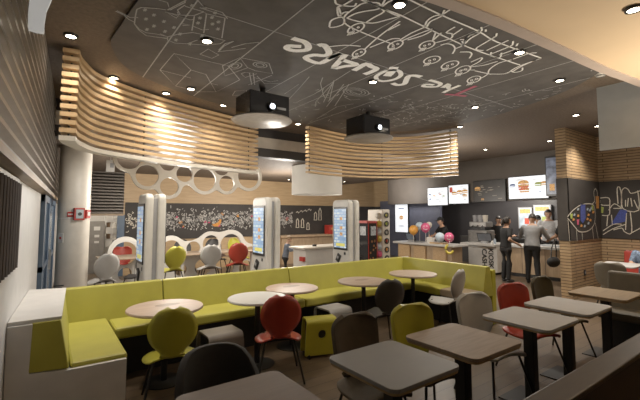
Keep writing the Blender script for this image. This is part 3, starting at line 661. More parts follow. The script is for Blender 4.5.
# ================================================================== KIOSKS
SCR = mat('blue kiosk display', (.22, .36, .55), .3, .3, 5, emit=.55)
def screen_mat():
    m, nt, b = nodes('blue tiled kiosk display'); tc = nt.nodes.new('ShaderNodeTexCoord'); sp = nt.nodes.new('ShaderNodeSeparateXYZ'); cb = nt.nodes.new('ShaderNodeCombineXYZ')
    L(nt, tc.outputs['Object'], sp.inputs[0]); L(nt, sp.outputs['Y'], cb.inputs['X']); L(nt, sp.outputs['Z'], cb.inputs['Y'])
    br = nt.nodes.new('ShaderNodeTexBrick'); br.inputs['Scale'].default_value = 1; br.inputs['Brick Width'].default_value = .11; br.inputs['Row Height'].default_value = .055; br.inputs['Mortar Size'].default_value = .009
    br.inputs['Color1'].default_value = (.19, .33, .53, 1); br.inputs['Color2'].default_value = (.68, .76, .84, 1); br.inputs['Mortar'].default_value = (.22, .37, .58, 1)
    L(nt, cb.outputs[0], br.inputs['Vector']); L(nt, br.outputs['Color'], b.inputs['Base Color']); L(nt, br.outputs['Color'], b.inputs['Emission Color']); b.inputs['Emission Strength'].default_value = .5; b.inputs['Roughness'].default_value = .3
    return m
SCR = screen_mat()
SCRW = mat('white display tile', (.75, .80, .85), .3, .05, 5, emit=.55)
SCRY = mat('yellow display bar', (.65, .6, .15), .3, .1, 5, emit=.5)
SCRR = mat('warm display picture', (.55, .30, .12), .3, .35, 25, emit=.5)
def kiosk(x0, label, seed, screen=True):
    t = thing('order_kiosk', label, 'self-order kiosk', (x0+.135, 5.87, 0))
    def pod(xa, xb):
        pr = [(y, z) for y, z, _ in rrect(.54, 2.0, .09, 6)]
        m = MB(); m.prism([(xa, y, z+1.0) for y, z in pr], (xb-xa, 0, 0)); return m.build('pod', WHITE, t, bevel=.035, seg=3)
    pod(-.135, -.03); pod(.03, .135)
    MB().mm((-.04, -.22, 0), (.04, .22, 1.93)).build('column', GREYP, t)
    q = random.Random(seed)
    for s in (-1, 1):
        b = MB().mm((s*.133, -.21, 1.02), (s*.151, .21, 1.86)).build('screen', BLACKP, t, bevel=.006)
        MB().mm((s*.151, -.185, 1.06), (s*.154, .185, 1.82)).build('display', SCR, b)
        if s < 0:
            MB().mm((s*.154, -.15, 1.09), (s*.156, .12, 1.15)).build('yellow_bar', SCRY, b)
            m = MB()
            for z in (1.3, 1.42, 1.6): m.mm((s*.154, -.08, z), (s*.157, .0, z+.06))
            m.build('food_pictures', SCRR, b)
        r = MB().box((s*.147, .06, .86), (.03, .10, .16), rx=.5).build('card_reader', BLACKP, t, bevel=.006)
        MB().box((s*.163, .06, .87), (.006, .05, .05), rx=.5).build('reader_screen', GREYP, r)
        MB().mm((s*.131, -.15, .93), (s*.139, -.10, .98)).build('scanner', BLACKP, t)
    return t
kiosk(1.12, 'white self-order kiosk behind the left end of the yellow sofa, screen edge-on', 1)
kiosk(2.97, 'white self-order kiosk in the middle, behind the sofa between the wavy table and white counter', 2)
kiosk(4.75, 'white self-order kiosk nearest the red machine, its blue screen widest in view', 3)

# ================================================================== YELLOW SOFA
t = thing('corner_sofa', 'long lime yellow U-shaped bench sofa with a white shell along the kiosks', 'sofa', (2.9, 4.9, 0))
O = Vector((2.9, 4.9, 0))
def sofa_box(name, a, b, m_, bev=.015): return MB().mm(Vector(a)-O, Vector(b)-O).build(name, m_, t, bevel=bev)
def back_prism(name, x0, x1, m_=YEL):   # leaning back along X
    pr = [(4.88, .46), (5.0, .90), (5.09, .90), (5.14, .46)]
    return MB().prism([Vector((x0, y, z))-O for y, z in pr], (x1-x0, 0, 0)).build(name, m_, t, bevel=.012)
back_prism('back_cushion', .145, 1.215); back_prism('back_cushion', 1.225, 3.02); back_prism('back_cushion', 3.03, 5.58)
sofa_box('rear_shell', (-.08, 5.1, 0), (5.86, 5.17, .885), WHITE_P)
# right return
pr = [(5.44, .44), (5.56, .90), (5.66, .90), (5.74, .44)]
MB().prism([Vector((x, 3.3, z))-O for x, z in pr], (0, 1.72, 0)).build('back_cushion', YEL, t, bevel=.012)
sofa_box('side_shell', (5.7, 3.3, 0), (5.82, 5.1, .84), YEL_D)
sofa_box('seat_cushion', (.63, 4.46, .42), (2.98, 4.93, .535), YEL, .025); sofa_box('seat_cushion', (2.99, 4.46, .42), (5.5, 4.93, .535), YEL, .025)
sofa_box('seat_cushion', (5.13, 3.86, .42), (5.5, 4.45, .535), YEL, .025)
TANS = mat('tan vinyl', (.27, .20, .13), .5, .06, 5)
sofa_box('tan_seat', (5.13, 3.3, .42), (5.5, 3.85, .535), TANS, .02)
sofa_box('plinth', (.7, 4.62, 0), (5.5, 5.1, .42), BLACKP); sofa_box('plinth', (5.22, 3.4, 0), (5.7, 4.62, .42), BLACKP)
# left return: white base and shell, yellow seat, yellow end of the back
sofa_box('seat_cushion', (.21, 3.58, .50), (.61, 4.92, .555), YEL, .02)
lm = MB()
lm.prism([Vector(p)-O for p in ((-.185, 3.55, 0), (.60, 3.55, 0), (.60, 3.55, .52), (.20, 3.55, .52), (-.045, 3.55, .545), (-.035, 3.55, .90), (-.185, 3.55, .90))], (0, .05, 0))
lm.mm(Vector((.55, 3.6, 0))-O, Vector((.60, 4.6, .50))-O).build('left_shell', WHITE_P, t, bevel=.006)
bc = MB(); A_ = [Vector(p)-O for p in ((.20, 3.552, .53), (.135, 3.552, .905), (-.04, 3.552, .905), (-.05, 3.552, .55))]; B_ = [Vector(p)-O for p in ((.27, 5.0, .50), (.215, 5.0, .885), (.0, 5.0, .885), (.0, 5.0, .5))]
va = [bc.bm.verts.new(p) for p in A_]; vb = [bc.bm.verts.new(p) for p in B_]; bc.bm.faces.new(va); bc.bm.faces.new(vb[::-1])
for k in range(4): bc.bm.faces.new((va[k], vb[k], vb[(k+1) % 4], va[(k+1) % 4]))
bc.build('back_cushion', YEL, t, bevel=.008)
MB().prism([Vector(p)-O for p in ((.14, 3.57, .905), (.225, 5.02, .89), (-.10, 5.10, .89), (-.183, 3.57, .905))], (0, 0, .022)).build('top_shell', WHITE_P, t)

# ================================================================== TABLES
WHT_TOP = mat('grey white laminate top', (.43, .42, .41), .55, .04, 6)
OAK_TOP = wood('washed oak top', (.34, .25, .175), (.42, .32, .23), (1, 10, 10), .4)
DOAK_TOP = wood('brown oak top', (.22, .155, .085), (.30, .215, .125), (1, 10, 10), .4)
def square_table(x, y, w, d, top, label, group=None):
    t = thing('square_table', label, 'table', (x, y, 0), 0, group)
    m = MB(); m.prism([(a, b, .725) for a, b, _ in rrect(w, d, .06)], (0, 0, .025)); m.build('tabletop', top, t, bevel=.004)
    m = MB(); m.prism([(a*.985, b*.985, .71) for a, b, _ in rrect(w, d, .06)], (0, 0, .0149)); m.build('edge_band', PLY, t)
    MB().mm((-.045, -.045, .012), (.045, .045, .70)).build('pedestal', BLACKM, t, bevel=.006)
    MB().mm((-.21, -.21, 0), (.21, .21, .012)).build('base_plate', BLACKM, t, bevel=.003)
    MB().mm((-.2, -.2, .695), (.2, .2, .71)).build('top_bracket', BLACKM, t)
    return t
square_table(.89, 1.81, .62, .62, wood('oak top dimmed in colour', (.15, .11, .085), (.17, .128, .097), (1, 10, 10), .6), 'oak square table with dimness painted in, nearest the bottom left, in front of the black tub chair')  # oak coloured darker to stand for the dim foreground light
square_table(1.88, 1.79, .62, .62, mat('white-grey top dimmed in colour', (.24, .24, .238), .55, .04, 6), 'white-grey square table with dimness painted in, at bottom centre, before the taupe chair')  # white-grey laminate, its colour lowered for the weak light here
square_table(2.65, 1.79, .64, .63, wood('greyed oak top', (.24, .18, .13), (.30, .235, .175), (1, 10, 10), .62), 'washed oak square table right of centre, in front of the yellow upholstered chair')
square_table(3.71, 1.79, .64, .61, WHT_TOP, 'grey white square table with the red chair seat showing under its far side')
square_table(4.55, 1.80, .64, .63, WHT_TOP, 'white square table between the red chair and the brown oak table')
square_table(5.62, 1.79, .68, .60, DOAK_TOP, 'brown oak square table at the right, before the dark brown booth')
def round_table(x, y, top, label, logo=False, r=.375):
    t = thing('round_table', label, 'table', (x, y, 0))
    MB().lathe([(0, .722), (r-.012, .722), (r, .73), (r, .742), (r-.006, .75), (0, .75)], n=48).build('tabletop', top, t, True)
    MB().lathe([(.032, .012), (.032, .70), (.12, .715), (.12, .722), (0, .722)], n=20).build('pole', BLACKM, t, True)
    MB().lathe([(0, 0), (.2, 0), (.2, .008), (.05, .02), (0, .02)], n=32).build('base_plate', BLACKM, t, True)
    if logo:
        m = MB(); m.face([(.13*math.cos(k*PI/12)+.04, .06*math.sin(k*PI/12)+.08, .7512) for k in range(24)]); m.build('oval_decal', mat('faded brown decal', (.25, .18, .13), .5), t)
    return t
PINK_TOP = wood('pinkish oak top', (.40, .29, .22), (.48, .36, .28), (1, 8, 8), .5)
round_table(1.06, 4.2, PINK_TOP, 'round pinkish oak table at the left end of the sofa, by the yellow round-backed chair', True)
round_table(2.04, 4.05, mat('white round top', (.62, .61, .58), .5, .03), 'round white table behind the red round-backed chair', False, .34)
round_table(2.68, 4.33, PINK_TOP, 'round pinkish oak table close behind the round white one', True, .345)
round_table(3.79, 4.16, TAN_TOP, 'round oak table above the charcoal round-backed chair', True)
round_table(4.93, 4.22, TAN_TOP, 'round oak table in the corner of the sofa, nearest the balloons', False, .385)

# ================================================================== CHAIRS
def legs(t, half=.17, zt=.43, spread=.07, r=.011):
    for sx in (-1, 1):
        for sy in (-1, 1):
            MB().tube([(sx*half*.85, sy*half*.8, zt), (sx*(half+spread), sy*(half+spread), .006)], r, 8).build('leg', BLACKM, t, True)
    MB().tube([(-half*.85, half*.8, zt-.005), (half*.85, half*.8, zt-.005)], .009, 6).tube([(-half*.85, -half*.8, zt-.005), (half*.85, -half*.8, zt-.005)], .009, 6).tube([(0, -half*.8, zt-.005), (0, half*.8, zt-.005)], .009, 6).build('seat_support', BLACKM, t)
def round_chair(label, m_, loc, rz, group=None, parent_mats=None):
    t = thing('round_back_chair', label, 'chair', loc, rz, group)
    N = 12; line = []; half = []; dish = []
    for k in range(N+1):          # seat from front edge to the waist
        u = k/N; y = .23-.44*u; line.append((y, .445-.012*math.sin(PI*u)+(.03*max(0, u-.8)/.2)))
        half.append(max(.03, .245*math.sqrt(max(.02, 1-(2*u-1)**2*.98)))); dish.append(-.035 if u < .9 else -.02)
    half[-1] = .11
    sl = MB(); sl.strip(line, half, dish); sl.build('seat', m_, t, True, solid=.014)
    line = [(-.205, .46), (-.222, .475)]; half = [.105, .098]; dish = [.015, .02]
    for k in range(N+1):
        u = k/N; z = .49+.405*u; line.append((-.225-.075*u, z))
        c = .205*math.sqrt(max(.015, 1-((z-.69)/.21)**2)); half.append(max(c, .10 if u < .2 else .03)); dish.append(.05)
    MB().strip(line, half, dish, 11).build('backrest', m_, t, True, solid=.014)
    legs(t); return t
def panel_chair(label, m_, loc, rz, seatm=None, group=None):
    t = thing('shell_chair', label, 'chair', loc, rz, group)
    N = 16; line = []; half = []
    for k in range(N+1):
        u = k/N; line.append((.22-.43*u, .45-.015*math.sin(PI*u))); half.append(.225*(1-abs(2*u-1)**5*.22))
    MB().strip(line, half, [-.03]*(N+1)).build('seat', seatm or m_, t, True, solid=.03, bevel=.008)
    line = [(-.19, .455), (-.215, .47)]; half = [.13, .14]; dish = [.02, .03]
    for k in range(N+1):
        u = k/N; line.append((-.225-.06*u, .5+.40*u)); e = abs(2*u-1)
        half.append((.205+.018*u)*(1-(.5*e**6 if u > .5 else .36*e**3))); dish.append(.055)
    MB().strip(line, half, dish, 11).build('backrest', m_, t, True, solid=.035, bevel=.01)
    legs(t, .18); return t
def tub_chair(label, m_, loc, rz):
    t = thing('tub_chair', label, 'chair', loc, rz)
    N = 16; m = MB(); rows = []
    for j in range(8):
        v = j/7; row = []
        for k in range(N+1):
            a = PI*(1.06)*(k/N)-PI*.03; r = .235+.03*v
            top = .47+.37*math.sin(max(0, min(1, math.sin(a)))*PI/2)**.8
            z = .43+(top-.43)*v; row.append(m.bm.verts.new((r*math.cos(a), -r*math.sin(a)*(.95+.1*v)+.02, z)))
        rows.append(row)
    for a, b in zip(rows, rows[1:]):
        for k in range(N): m.bm.faces.new((a[k], a[k+1], b[k+1], b[k]))
    m.build('backrest', m_, t, True, solid=.05, bevel=.015)
    MB().lathe([(0, .38), (.23, .38), (.25, .40), (.25, .44), (.22, .465), (0, .47)], n=32).build('seat', m_, t, True)
    legs(t, .17, .385); return t
G1 = 'chairs facing the yellow sofa'; G2 = 'chairs behind the row of square tables'
round_chair('lime yellow round-backed chair facing the sofa at the pinkish oak table', YEL_D, (1.0, 3.72, 0), -.22, G1)
round_chair('red round-backed chair facing the sofa at the round white table', RED, (2.06, 3.60, 0), -.40, G1)
round_chair('charcoal round-backed chair facing the sofa in the middle of the room', CHAR, (3.62, 3.62, 0), -.32, G1)
round_chair('pale grey round-backed chair seen side-on before the end of the sofa', GREYSHELL, (4.95, 3.62, 0), .12, G1)
tub_chair('black tub chair with a low curved back behind the bottom left oak table', mat('black fabric', (.022, .021, .021), .8, .12, 20), (.93, 2.28, 0), PI)
panel_chair('taupe brown upholstered chair tucked behind the white-grey table at bottom centre', BROWNF, (2.02, 2.12, 0), PI-.10, group=G2)
panel_chair('lime yellow upholstered chair tucked behind the washed oak table', YEL_D, (2.62, 2.08, 0), PI-.22, BROWNF, group=G2)
panel_chair('pale grey upholstered chair between the yellow and the red ones', GREYSHELL, (3.50, 2.04, 0), PI-.25, group=G2)
panel_chair('red upholstered chair behind the two white square tables', RED, (4.36, 2.10, 0), PI-.32, group=G2)
panel_chair('dark olive upholstered chair beside the foot of the oak pier', OLIVE, (5.18, 2.12, 0), PI-.1, group=G2)

# stools with a round hole
def hole_stool(label, m_, loc, rz, d=.36):
    t = thing('hole_stool', label, 'stool', loc, rz)
    w, h, th = .38, .45, .02
    def fn(x, z):
        q = max(abs(x)-w/2-(h-z)*.06, z-h+.06, .03-z); return max(q, .05-math.hypot(x, z-.27))
    for y in (-d/2, d/2-th):
        m = MB(); m.sdf(fn, -w/2-.06, w/2+.06, .0, h+.02, .0125, y, th); m.build('side_panel', m_, t)
    R = .06; o = []; i_ = []
    for sg, cy in ((-1, -d/2+R), (1, d/2-R)):
        for k in range(6):
            a = (PI-PI/2*k/5) if sg < 0 else (PI/2-PI/2*k/5)
            o.append((cy+R*math.cos(a), h-R+R*math.sin(a))); i_.append((cy+(R-th)*math.cos(a), h-R+(R-th)*math.sin(a)))
    m = MB()
    for k in range(len(o)-1): m.prism([(-w/2, *o[k]), (-w/2, *o[k+1]), (-w/2, *i_[k+1]), (-w/2, *i_[k])], (w, 0, 0))
    bmesh.ops.remove_doubles(m.bm, verts=m.bm.verts, dist=1e-4); m.build('folded_top', m_, t, True)
    MB().mm((-w/2+.03, -d/2+th+.004, .08), (w/2-.03, d/2-th-.004, h-th-.004)).build('inner_shade', BLACKP, t)  # black block standing for the shade inside the hollow stool
    for sx in (-1, 1):
        m = MB(); m.tube([(sx*.17, -d/2-.03, .05), (sx*.17, -d/2-.03, .0125), (sx*.17, d/2+.03, .0125), (sx*.17, d/2+.03, .05)], .0125, 8); m.build('runner', BLACKM, t)
    return t
hole_stool('grey folded stool with a round hole between the yellow and red chairs', mat('taupe grey laminate', (.21, .185, .165), .45, .05), (1.60, 4.06, 0), .02)
hole_stool('lime yellow folded stool with a dark round hole right of the red chair', YEL_D, (2.80, 3.88, 0), -.32, .22)
hole_stool('pale grey folded stool with a round hole behind the yellow stool', mat('pale grey laminate', (.36, .35, .34), .45, .05), (3.26, 4.2, 0), .05)

# bench on the near side of the square tables, booth at the right
t = thing('bench_seat', 'long dark brown bench whose back crosses the bottom right corner', 'bench', (4.0, .9, 0))
MB().mm((-2.35, -.12, .42), (2.2, .0, .86)).build('backrest', BROWNB, t, bevel=.03); MB().mm((-2.35, -.06, .38), (2.2, .46, .46)).build('seat', BROWNB, t, bevel=.02); MB().mm((-2.3, -.08, 0), (2.15, .36, .38)).build('plinth', BLACKP, t)
MB().mm((-2.35, -.13, .845), (2.2, .0, .875)).build('top_rail', wood('brown top rail', (.055, .038, .02), (.08, .055, .03), (1, 6, 6)), t, bevel=.008)
t = thing('booth_seat', 'dark olive brown booth bench behind the brown oak table at the right', 'bench', (6.35, 1.3, 0))
BOOTHM = mat('olive brown booth', (.07, .055, .032), .65, .1, 10)
MB().prism([(-.05, .15, .42), (.02, .15, .93), (.12, .15, .93), (.16, .15, .42)], (0, .55, 0)).build('backrest', BOOTHM, t, bevel=.03); MB().mm((-.40, .15, .36), (0, .70, .46)).build('seat', BOOTHM, t, bevel=.02); MB().mm((-.32, .17, 0), (.14, .68, .36)).build('plinth', BLACKP, t)
# table group at the far right
t = thing('square_table', 'small white table by the red booth at the right edge', 'table', (8.66, 2.5, 0))
MB().prism([(a, b, .77) for a, b, _ in rrect(.75, .6, .06)], (0, 0, .025)).build('tabletop', WHT_TOP, t, bevel=.004); MB().mm((-.04, -.04, 0), (.04, .04, .77)).build('pedestal', BLACKM, t); MB().mm((-.2, -.2, 0), (.2, .2, .012)).build('base_plate', BLACKM, t)
panel_chair('taupe grey chair with a broad rounded back before the white table at the right', mat('taupe grey upholstery', (.15, .13, .10), .7, .08, 10), (7.95, 2.40, 0), -PI/2+.1)
t = thing('red_booth', 'red booth seat with a patterned top against the oak batten wall', 'bench', (9.9, 2.3, 0))
MB().prism([(.16, -.9, .42), (.22, -.9, .93), (.36, -.9, .93), (.38, -.9, .42)], (0, 1.45, 0)).build('backrest', mat('red vinyl', (.42, .045, .03), .45, .06), t, bevel=.02); MB().mm((-.25, -.9, .36), (.2, .55, .46)).build('seat', MATS['red vinyl'], t, bevel=.02); MB().mm((-.18, -.88, 0), (.36, .53, .36)).build('plinth', BLACKP, t)
m = MB()
for k in range(16): m.box((.285, -.82+k*.088, .935), (.13, .03, .02), rz=.5)
m.build('patterned_trim', mat('pink trim', (.55, .2, .22), .6), t)
t = thing('wall_socket', 'small dark socket plate low on the oak pier', 'socket', at_y(585, 272.5, 3.29)); MB().box((0, 0, 0), (.08, .02, .11)).build('plate', BLACKP, t, bevel=.004); MB().box((0, -.012, .0), (.035, .006, .035)).build('outlet', GREYP, t)

# ================================================================== REAR SEATING WITH WAVY WHITE PARTITIONS
YT = 9.6
def circ(u, v, r): a = at_y(u, v, YT); b = at_y(u+r, v, YT); return a.x, a.z, abs(b.x-a.x)
def wavy(name, label, outer, holes, x0, x1, zt, cat='partition'):
    t = thing(name, label, cat, (0, YT, 0))
    HO = [circ(*h) for h in holes]; OU = [circ(*o) for o in outer]
    def fn(x, z):
        o = 9
        for cx, cz, r in OU: o = smin(o, max(math.hypot(x-cx, z-cz)-r, 0 if False else -9), .25)
        h = 9
        for cx, cz, r in OU: pass
        body = max(abs(x-(x0+x1)/2)-(x1-x0)/2, z-.70)
        o = smin(o, body, .12)
        for cx, cz, r in HO: h = min(h, math.hypot(x-cx, z-cz)-r)
        return max(o, -h, .01-z)
    m = MB(); m.sdf(fn, x0-.15, x1+.15, 0.0, zt, .024, YT, .05)
    for v in m.bm.verts: v.co.y -= YT
    m.build('panel', WHITE, t); return t
xa, xb = at_y(108, 250, YT).x, at_y(143, 250, YT).x
wavy('wavy_partition', 'single white arch partition above the red chair, beside the column', [(125, 252, 16.5)], [(125, 253.5, 12.5), (125, 274, 7)], xa+.02, xb-.02, 1.4)
xa, xb = at_y(158, 250, YT).x, at_y(255, 250, YT).x
wavy('wavy_partition', 'long white wavy partition of round holes before the mural', [(171, 249, 13.5), (193, 251, 10), (211, 244, 12), (231, 245, 14), (250, 254, 9)],
     [(171, 250, 10), (193.5, 248.5, 7), (211, 243.5, 8), (231, 245, 10.2), (250.5, 253, 6), (181, 270, 6), (203, 267, 8), (225, 266, 9), (246, 268, 7)], xa+.05, xb-.1, 1.45)
def long_table(x0, x1, label):
    t = thing('wall_table', label, 'table', ((x0+x1)/2, YT, 0)); w = (x1-x0)/2
    MB().mm((-w, -.42, .735), (w, -.005, .765)).build('tabletop', OAK_TOP, t, bevel=.005); MB().mm((-w, .055, .735), (w, .47, .765)).build('tabletop', OAK_TOP, t, bevel=.005)
    for s in (-1, 1): MB().mm((s*(w-.08)-.03, -.3, 0), (s*(w-.08)+.03, -.24, .735)).build('leg', WHITE, t)
    return t
long_table(at_y(98, 255, YT).x, at_y(138, 255, YT).x, 'short oak table through the single white arch')
long_table(at_y(176, 255, YT).x, at_y(250, 255, YT).x, 'long oak table running along the wavy white partition')
round_chair('pale grey round-backed chair at the short oak table, beside the column', GREYSHELL, (.90, 8.25, 0), .3).scale = (1.1, 1.1, 1.1)
t = panel_chair('red chair at the far side of the single white arch', RED, (1.62, 10.45, 0), PI)
round_chair('charcoal round-backed chair half hidden by the left kiosk', CHAR, (1.62, 8.8, 0), .5)
for x, y, r, m_, lb in ((2.30, 8.8, .15, YEL_D, 'lime yellow round-backed chair at the left end of the wavy partition'), (3.15, 8.75, -.2, GREYSHELL, 'pale grey round-backed chair at the long oak table'), (3.93, 8.95, -.3, RED, 'red round-backed chair at the long oak table'), (4.62, 10.35, PI+.3, YEL_D, 'olive yellow chair on the far side of the wavy partition, right end'), (3.1, 10.45, PI, CHAR, 'charcoal chair on the far side of the wavy partition, left'), (3.95, 10.4, PI, CHAR, 'charcoal chair on the far side of the wavy partition, right')):
    round_chair(lb, m_, (x, y, 0), r).scale = (1.14, 1.14, 1.14)

# white counter with red shelf end
t = thing('white_counter', 'white service counter below the drum shade, between two kiosks', 'counter', (5.6, 7.7, 0))
MB().mm((-.62, -.25, 0), (.9, .3, .90)).build('cabinet', WHITE, t, bevel=.01); MB().mm((-.72, -.3, .90), (.95, .35, .94)).build('countertop', CREAM, t, bevel=.006)
MB().mm((-.69, -.24, .62), (-.62, -.08, .72)).mm((-.69, -.24, .40), (-.62, -.08, .5)).build('red_shelf_end', REDS, t)
tag(MB().box((5.35, 7.62, .965), (.09, .06, .05)).build('card_terminal', BLACKP, bevel=.006), 'small black card terminal on the white counter', 'card terminal')
t = thing('red_box', 'red box on the oak shelf left of the right kiosk', 'box', (7.2, 11.6, 0)); 
q_ = at_y(330, 240, 11.6); t.location = (q_.x, 11.6, .98)
MB().box((0, 0, .17), (.3, .3, .34)).build('box_body', REDS, t, bevel=.01); MB().box((0, -.152, .2), (.14, .006, .08)).build('box_mark', ORCH, t)
tag(MB().mm((6.6, 11.4, .92), (11.0, 11.97, .98)).mm((6.7, 11.5, 0), (10.9, 11.97, .92)).build('oak_sideboard', OAKP), 'low oak sideboard under the chalk figures on the rear wall', 'sideboard')

# red claw machine and toy tower
t = thing('vending_cabinet', 'red framed glass vending cabinet right of the right kiosk', 'vending machine', (6.62, 7.0, 0))
MB().mm((-.22, -.13, 0), (.12, .25, 1.56)).build('cabinet', REDS, t, bevel=.015)
MB().mm((-.23, -.15, .45), (-.219, .2, 1.5)).mm((-.17, -.142, .45), (.08, -.129, 1.5)).build('glass_front', mat('black glass', (.02, .02, .022), .12, .1), t)
MB().mm((-.12, -.146, 1.2), (.05, -.141, 1.42)).build('front_display', mat('grey picture', (.35, .36, .36), .4, .5, 18, emit=.1), t)
MB().mm((-.234, -.08, 1.2), (-.229, .12, 1.42)).build('side_display', MATS['grey picture'], t)
m = MB(); q = random.Random(5)
for k in range(10): m.box((q.uniform(-.14, .05), -.144, q.uniform(.5, 1.1)), (.04, .006, .05))
m.build('products', mat('amber products', (.30, .12, .03), .5, .4, 20), t)
t = thing('toy_display_tower', 'cream tower with round portholes and coloured balls beside the red cabinet', 'display tower', (6.98, 7.05, 0))
MB().mm((-.12, -.24, 0), (.14, .3, 1.84)).build('tower', CREAM, t, bevel=.02)
for k in range(6):
    z = .62+k*.215
    MB().lathe([(.045, 0), (.075, 0), (.075, .02), (.045, .02)], (.01, -.238, z), 20, Matrix.Rotation(PI/2, 4, 'X')).build('porthole_ring', BLACKP, t)
    MB().sphere((.01, -.235, z), .045, sc=(1, .35, 1)).build('porthole_toy', [CREAM, ORCH, REDS, WHITE, GRCH, YEL][k], t, True)
TOY = [mat('yellow ball', (.65, .52, .08), .4), mat('pink ball', (.62, .10, .22), .35), mat('pale blue ball', (.50, .60, .68), .35), mat('orange ball', (.72, .33, .06), .35), CREAM]
for k, c in enumerate((1, 2, 0, 2, 0, 4)):
    MB().sphere((-.13, -.13+.02*(k % 2), .72+k*.19), .085).build('coloured_ball', TOY[c], t, True)

# ================================================================== COUNTERS
WTOP = mat('white stone counter top', (.50, .485, .46), .35, .04)
t = thing('service_counter', 'oak fronted service counter where the customers stand', 'counter', (10.7, 4.75, 0))
m = MB(); m.mm((0, -1.2, .1), (.6, 1.1, .80)); m.build('front_panel', OAKP, t); MB().mm((-.06, -1.2, .80), (.7, 1.1, .87)).build('countertop', WTOP, t, bevel=.01); MB().mm((.05, -1.18, 0), (.58, 1.08, .1)).build('plinth', BLACKP, t)
for y in (-.65, -.05, .55): MB().mm((-.004, y-.004, .1), (.002, y+.004, .80)).build('panel_joint', BLACKP, t)
t = thing('cash_counter', 'white cash desk lettered vertically, carrying the coffee machine', 'counter', (10.45, 6.35, 0))
MB().mm((-.02, -.48, .06), (.75, .42, .80)).build('cabinet', WHITE_P, t, bevel=.02); MB().mm((-.12, -.48, .80), (.8, .62, .87)).build('countertop', WTOP, t, bevel=.01); MB().mm((.04, -.42, 0), (.7, .4, .06)).build('plinth', BLACKP, t)
MX = Matrix.Translation((-.024, 0, .46)) @ Matrix.Rotation(-PI/2, 4, 'Z') @ Matrix.Rotation(PI/2, 4, 'X') @ Matrix.Rotation(-PI/2, 4, 'Z')
text_mesh('KIOSK', 'lettering', BLACKP, t, .2, Matrix.Translation((0, -.30, 0)) @ MX); text_mesh('CASH', 'lettering', BLACKP, t, .2, Matrix.Translation((0, -.10, 0)) @ MX)
t = thing('coffee_machine', 'grey steel coffee machine on the back counter above the cash desk', 'coffee machine', (11.1, 6.70, .87))
MB().mm((-.25, -.3, .0), (.2, .34, .36)).build('body', mat('dim steel', (.26, .25, .24), .35, .15, 15, metal=.5), t, bevel=.02); MB().mm((-.22, -.26, .46), (.18, .30, .62)).build('upper_body', MATS['dim steel'], t, bevel=.02); MB().mm((-.18, -.2, .36), (.15, .25, .46)).build('dark_recess', BLACKP, t)
for y in (-.12, .05, .22): MB().lathe([(0, .62), (.06, .62), (.075, .74), (.08, .82), (0, .83)], (0, y, 0), 16).build('bean_hopper', GREYP if y > 0 else CREAM, t, True)
for y in (-.16, .0, .16): MB().tube([(-.23, y, .50), (-.28, y, .48), (-.29, y, .42)], .014, 8).build('spout', BLACKM, t, True)
t = thing('cash_register', 'dark touch screen register on the white cash desk', 'cash register', (10.58, 6.32, .87))
MB().box((.02, 0, .17), (.03, .46, .27), ry=-.35).build('screen', BLACKP, t, bevel=.006); MB().box((-.005, 0, .172), (.008, .40, .21), ry=-.35).build('display', mat('dim display', (.12, .13, .15), .3, .2), t); MB().mm((-.02, -.1, 0), (.16, .1, .06)).build('stand', GREYP, t)
for y, h, m_, lb in ((5.98, .16, mat('clear water bottle', (.35, .42, .5), .2), 'small clear bottle on the counter end by the staff woman'), (6.06, .10, WHITE, 'white cup on the cash desk beside the register')):
    tag(MB().lathe([(0, 0), (.03, 0), (.035, h*.5), (.03, h*.7), (.012, h*.85), (.012, h), (0, h)], (10.55, y, .87), 14).build('bottle' if h > .12 else 'paper_cup', m_, None, True), lb, 'bottle' if h > .12 else 'cup')
t = thing('order_tray', 'pale tray of papers on the service counter before the white shirted man', 'tray', (11.05, 4.55, .87))
MB().mm((-.22, -.3, 0), (.2, .35, .03)).build('tray_body', mat('pale blue tray', (.40, .43, .47), .4), t, bevel=.008); MB().box((0, 0, .034), (.25, .3, .004), rz=.2).build('paper', WHITE, t)
# far counter
t = thing('oak_counter', 'oak serving counter carrying the balloons behind the sofa corner', 'counter', (9.3, 7.55, 0))
MB().mm((0, -1.0, .06), (.5, 1.0, .80)).build('front_panel', OAKP, t); MB().mm((-.14, -1.15, .80), (.6, 1.1, .86)).build('countertop', WTOP, t, bevel=.012)
for y in (-.62, .1, .7): MB().mm((-.05, y-.22, .10), (-.001, y+.22, .76)).build('raised_panel', OAK, t)
MB().mm((.04, -.98, 0), (.48, .98, .06)).build('plinth', BLACKP, t)
t = thing('touch_register', 'dark slanted touch register on the oak counter left of the orange balloon', 'cash register', (9.45, 8.15, .86))
MB().box((0, 0, .16), (.03, .36, .26), ry=-.4).build('screen', BLACKP, t, bevel=.006); MB().box((-.022, 0, .162), (.006, .3, .2), ry=-.4).build('display', mat('blue grey display', (.14, .18, .24), .3, .2), t); MB().mm((-.02, -.1, 0), (.14, .1, .06)).build('stand', GREYP, t)
t = thing('menu_holder', 'white carton of straws on the oak counter under the balloons', 'box', (9.5, 7.42, .86)); MB().mm((-.06, -.1, 0), (.06, .1, .17)).build('carton', WHITE, t, bevel=.006); MB().tube([(0, -.03, .16), (-.02, -.05, .24)], .006, 6).tube([(0, .03, .16), (.01, .05, .25)], .006, 6).build('straws', ORCH, t)
t = thing('oak_tray', 'low oak tray on the counter beside the pale blue balloon', 'tray', (9.35, 7.05, .86)); MB().mm((-.12, -.25, 0), (.15, .2, .05)).build('tray_body', OAK, t, bevel=.005); MB().mm((-.09, -.22, .05), (.12, .17, .056)).build('liner', WHITE, t)
PKB, BLB, ORB, CRB, YEB = TOY[1], TOY[2], TOY[3], CREAM, TOY[0]
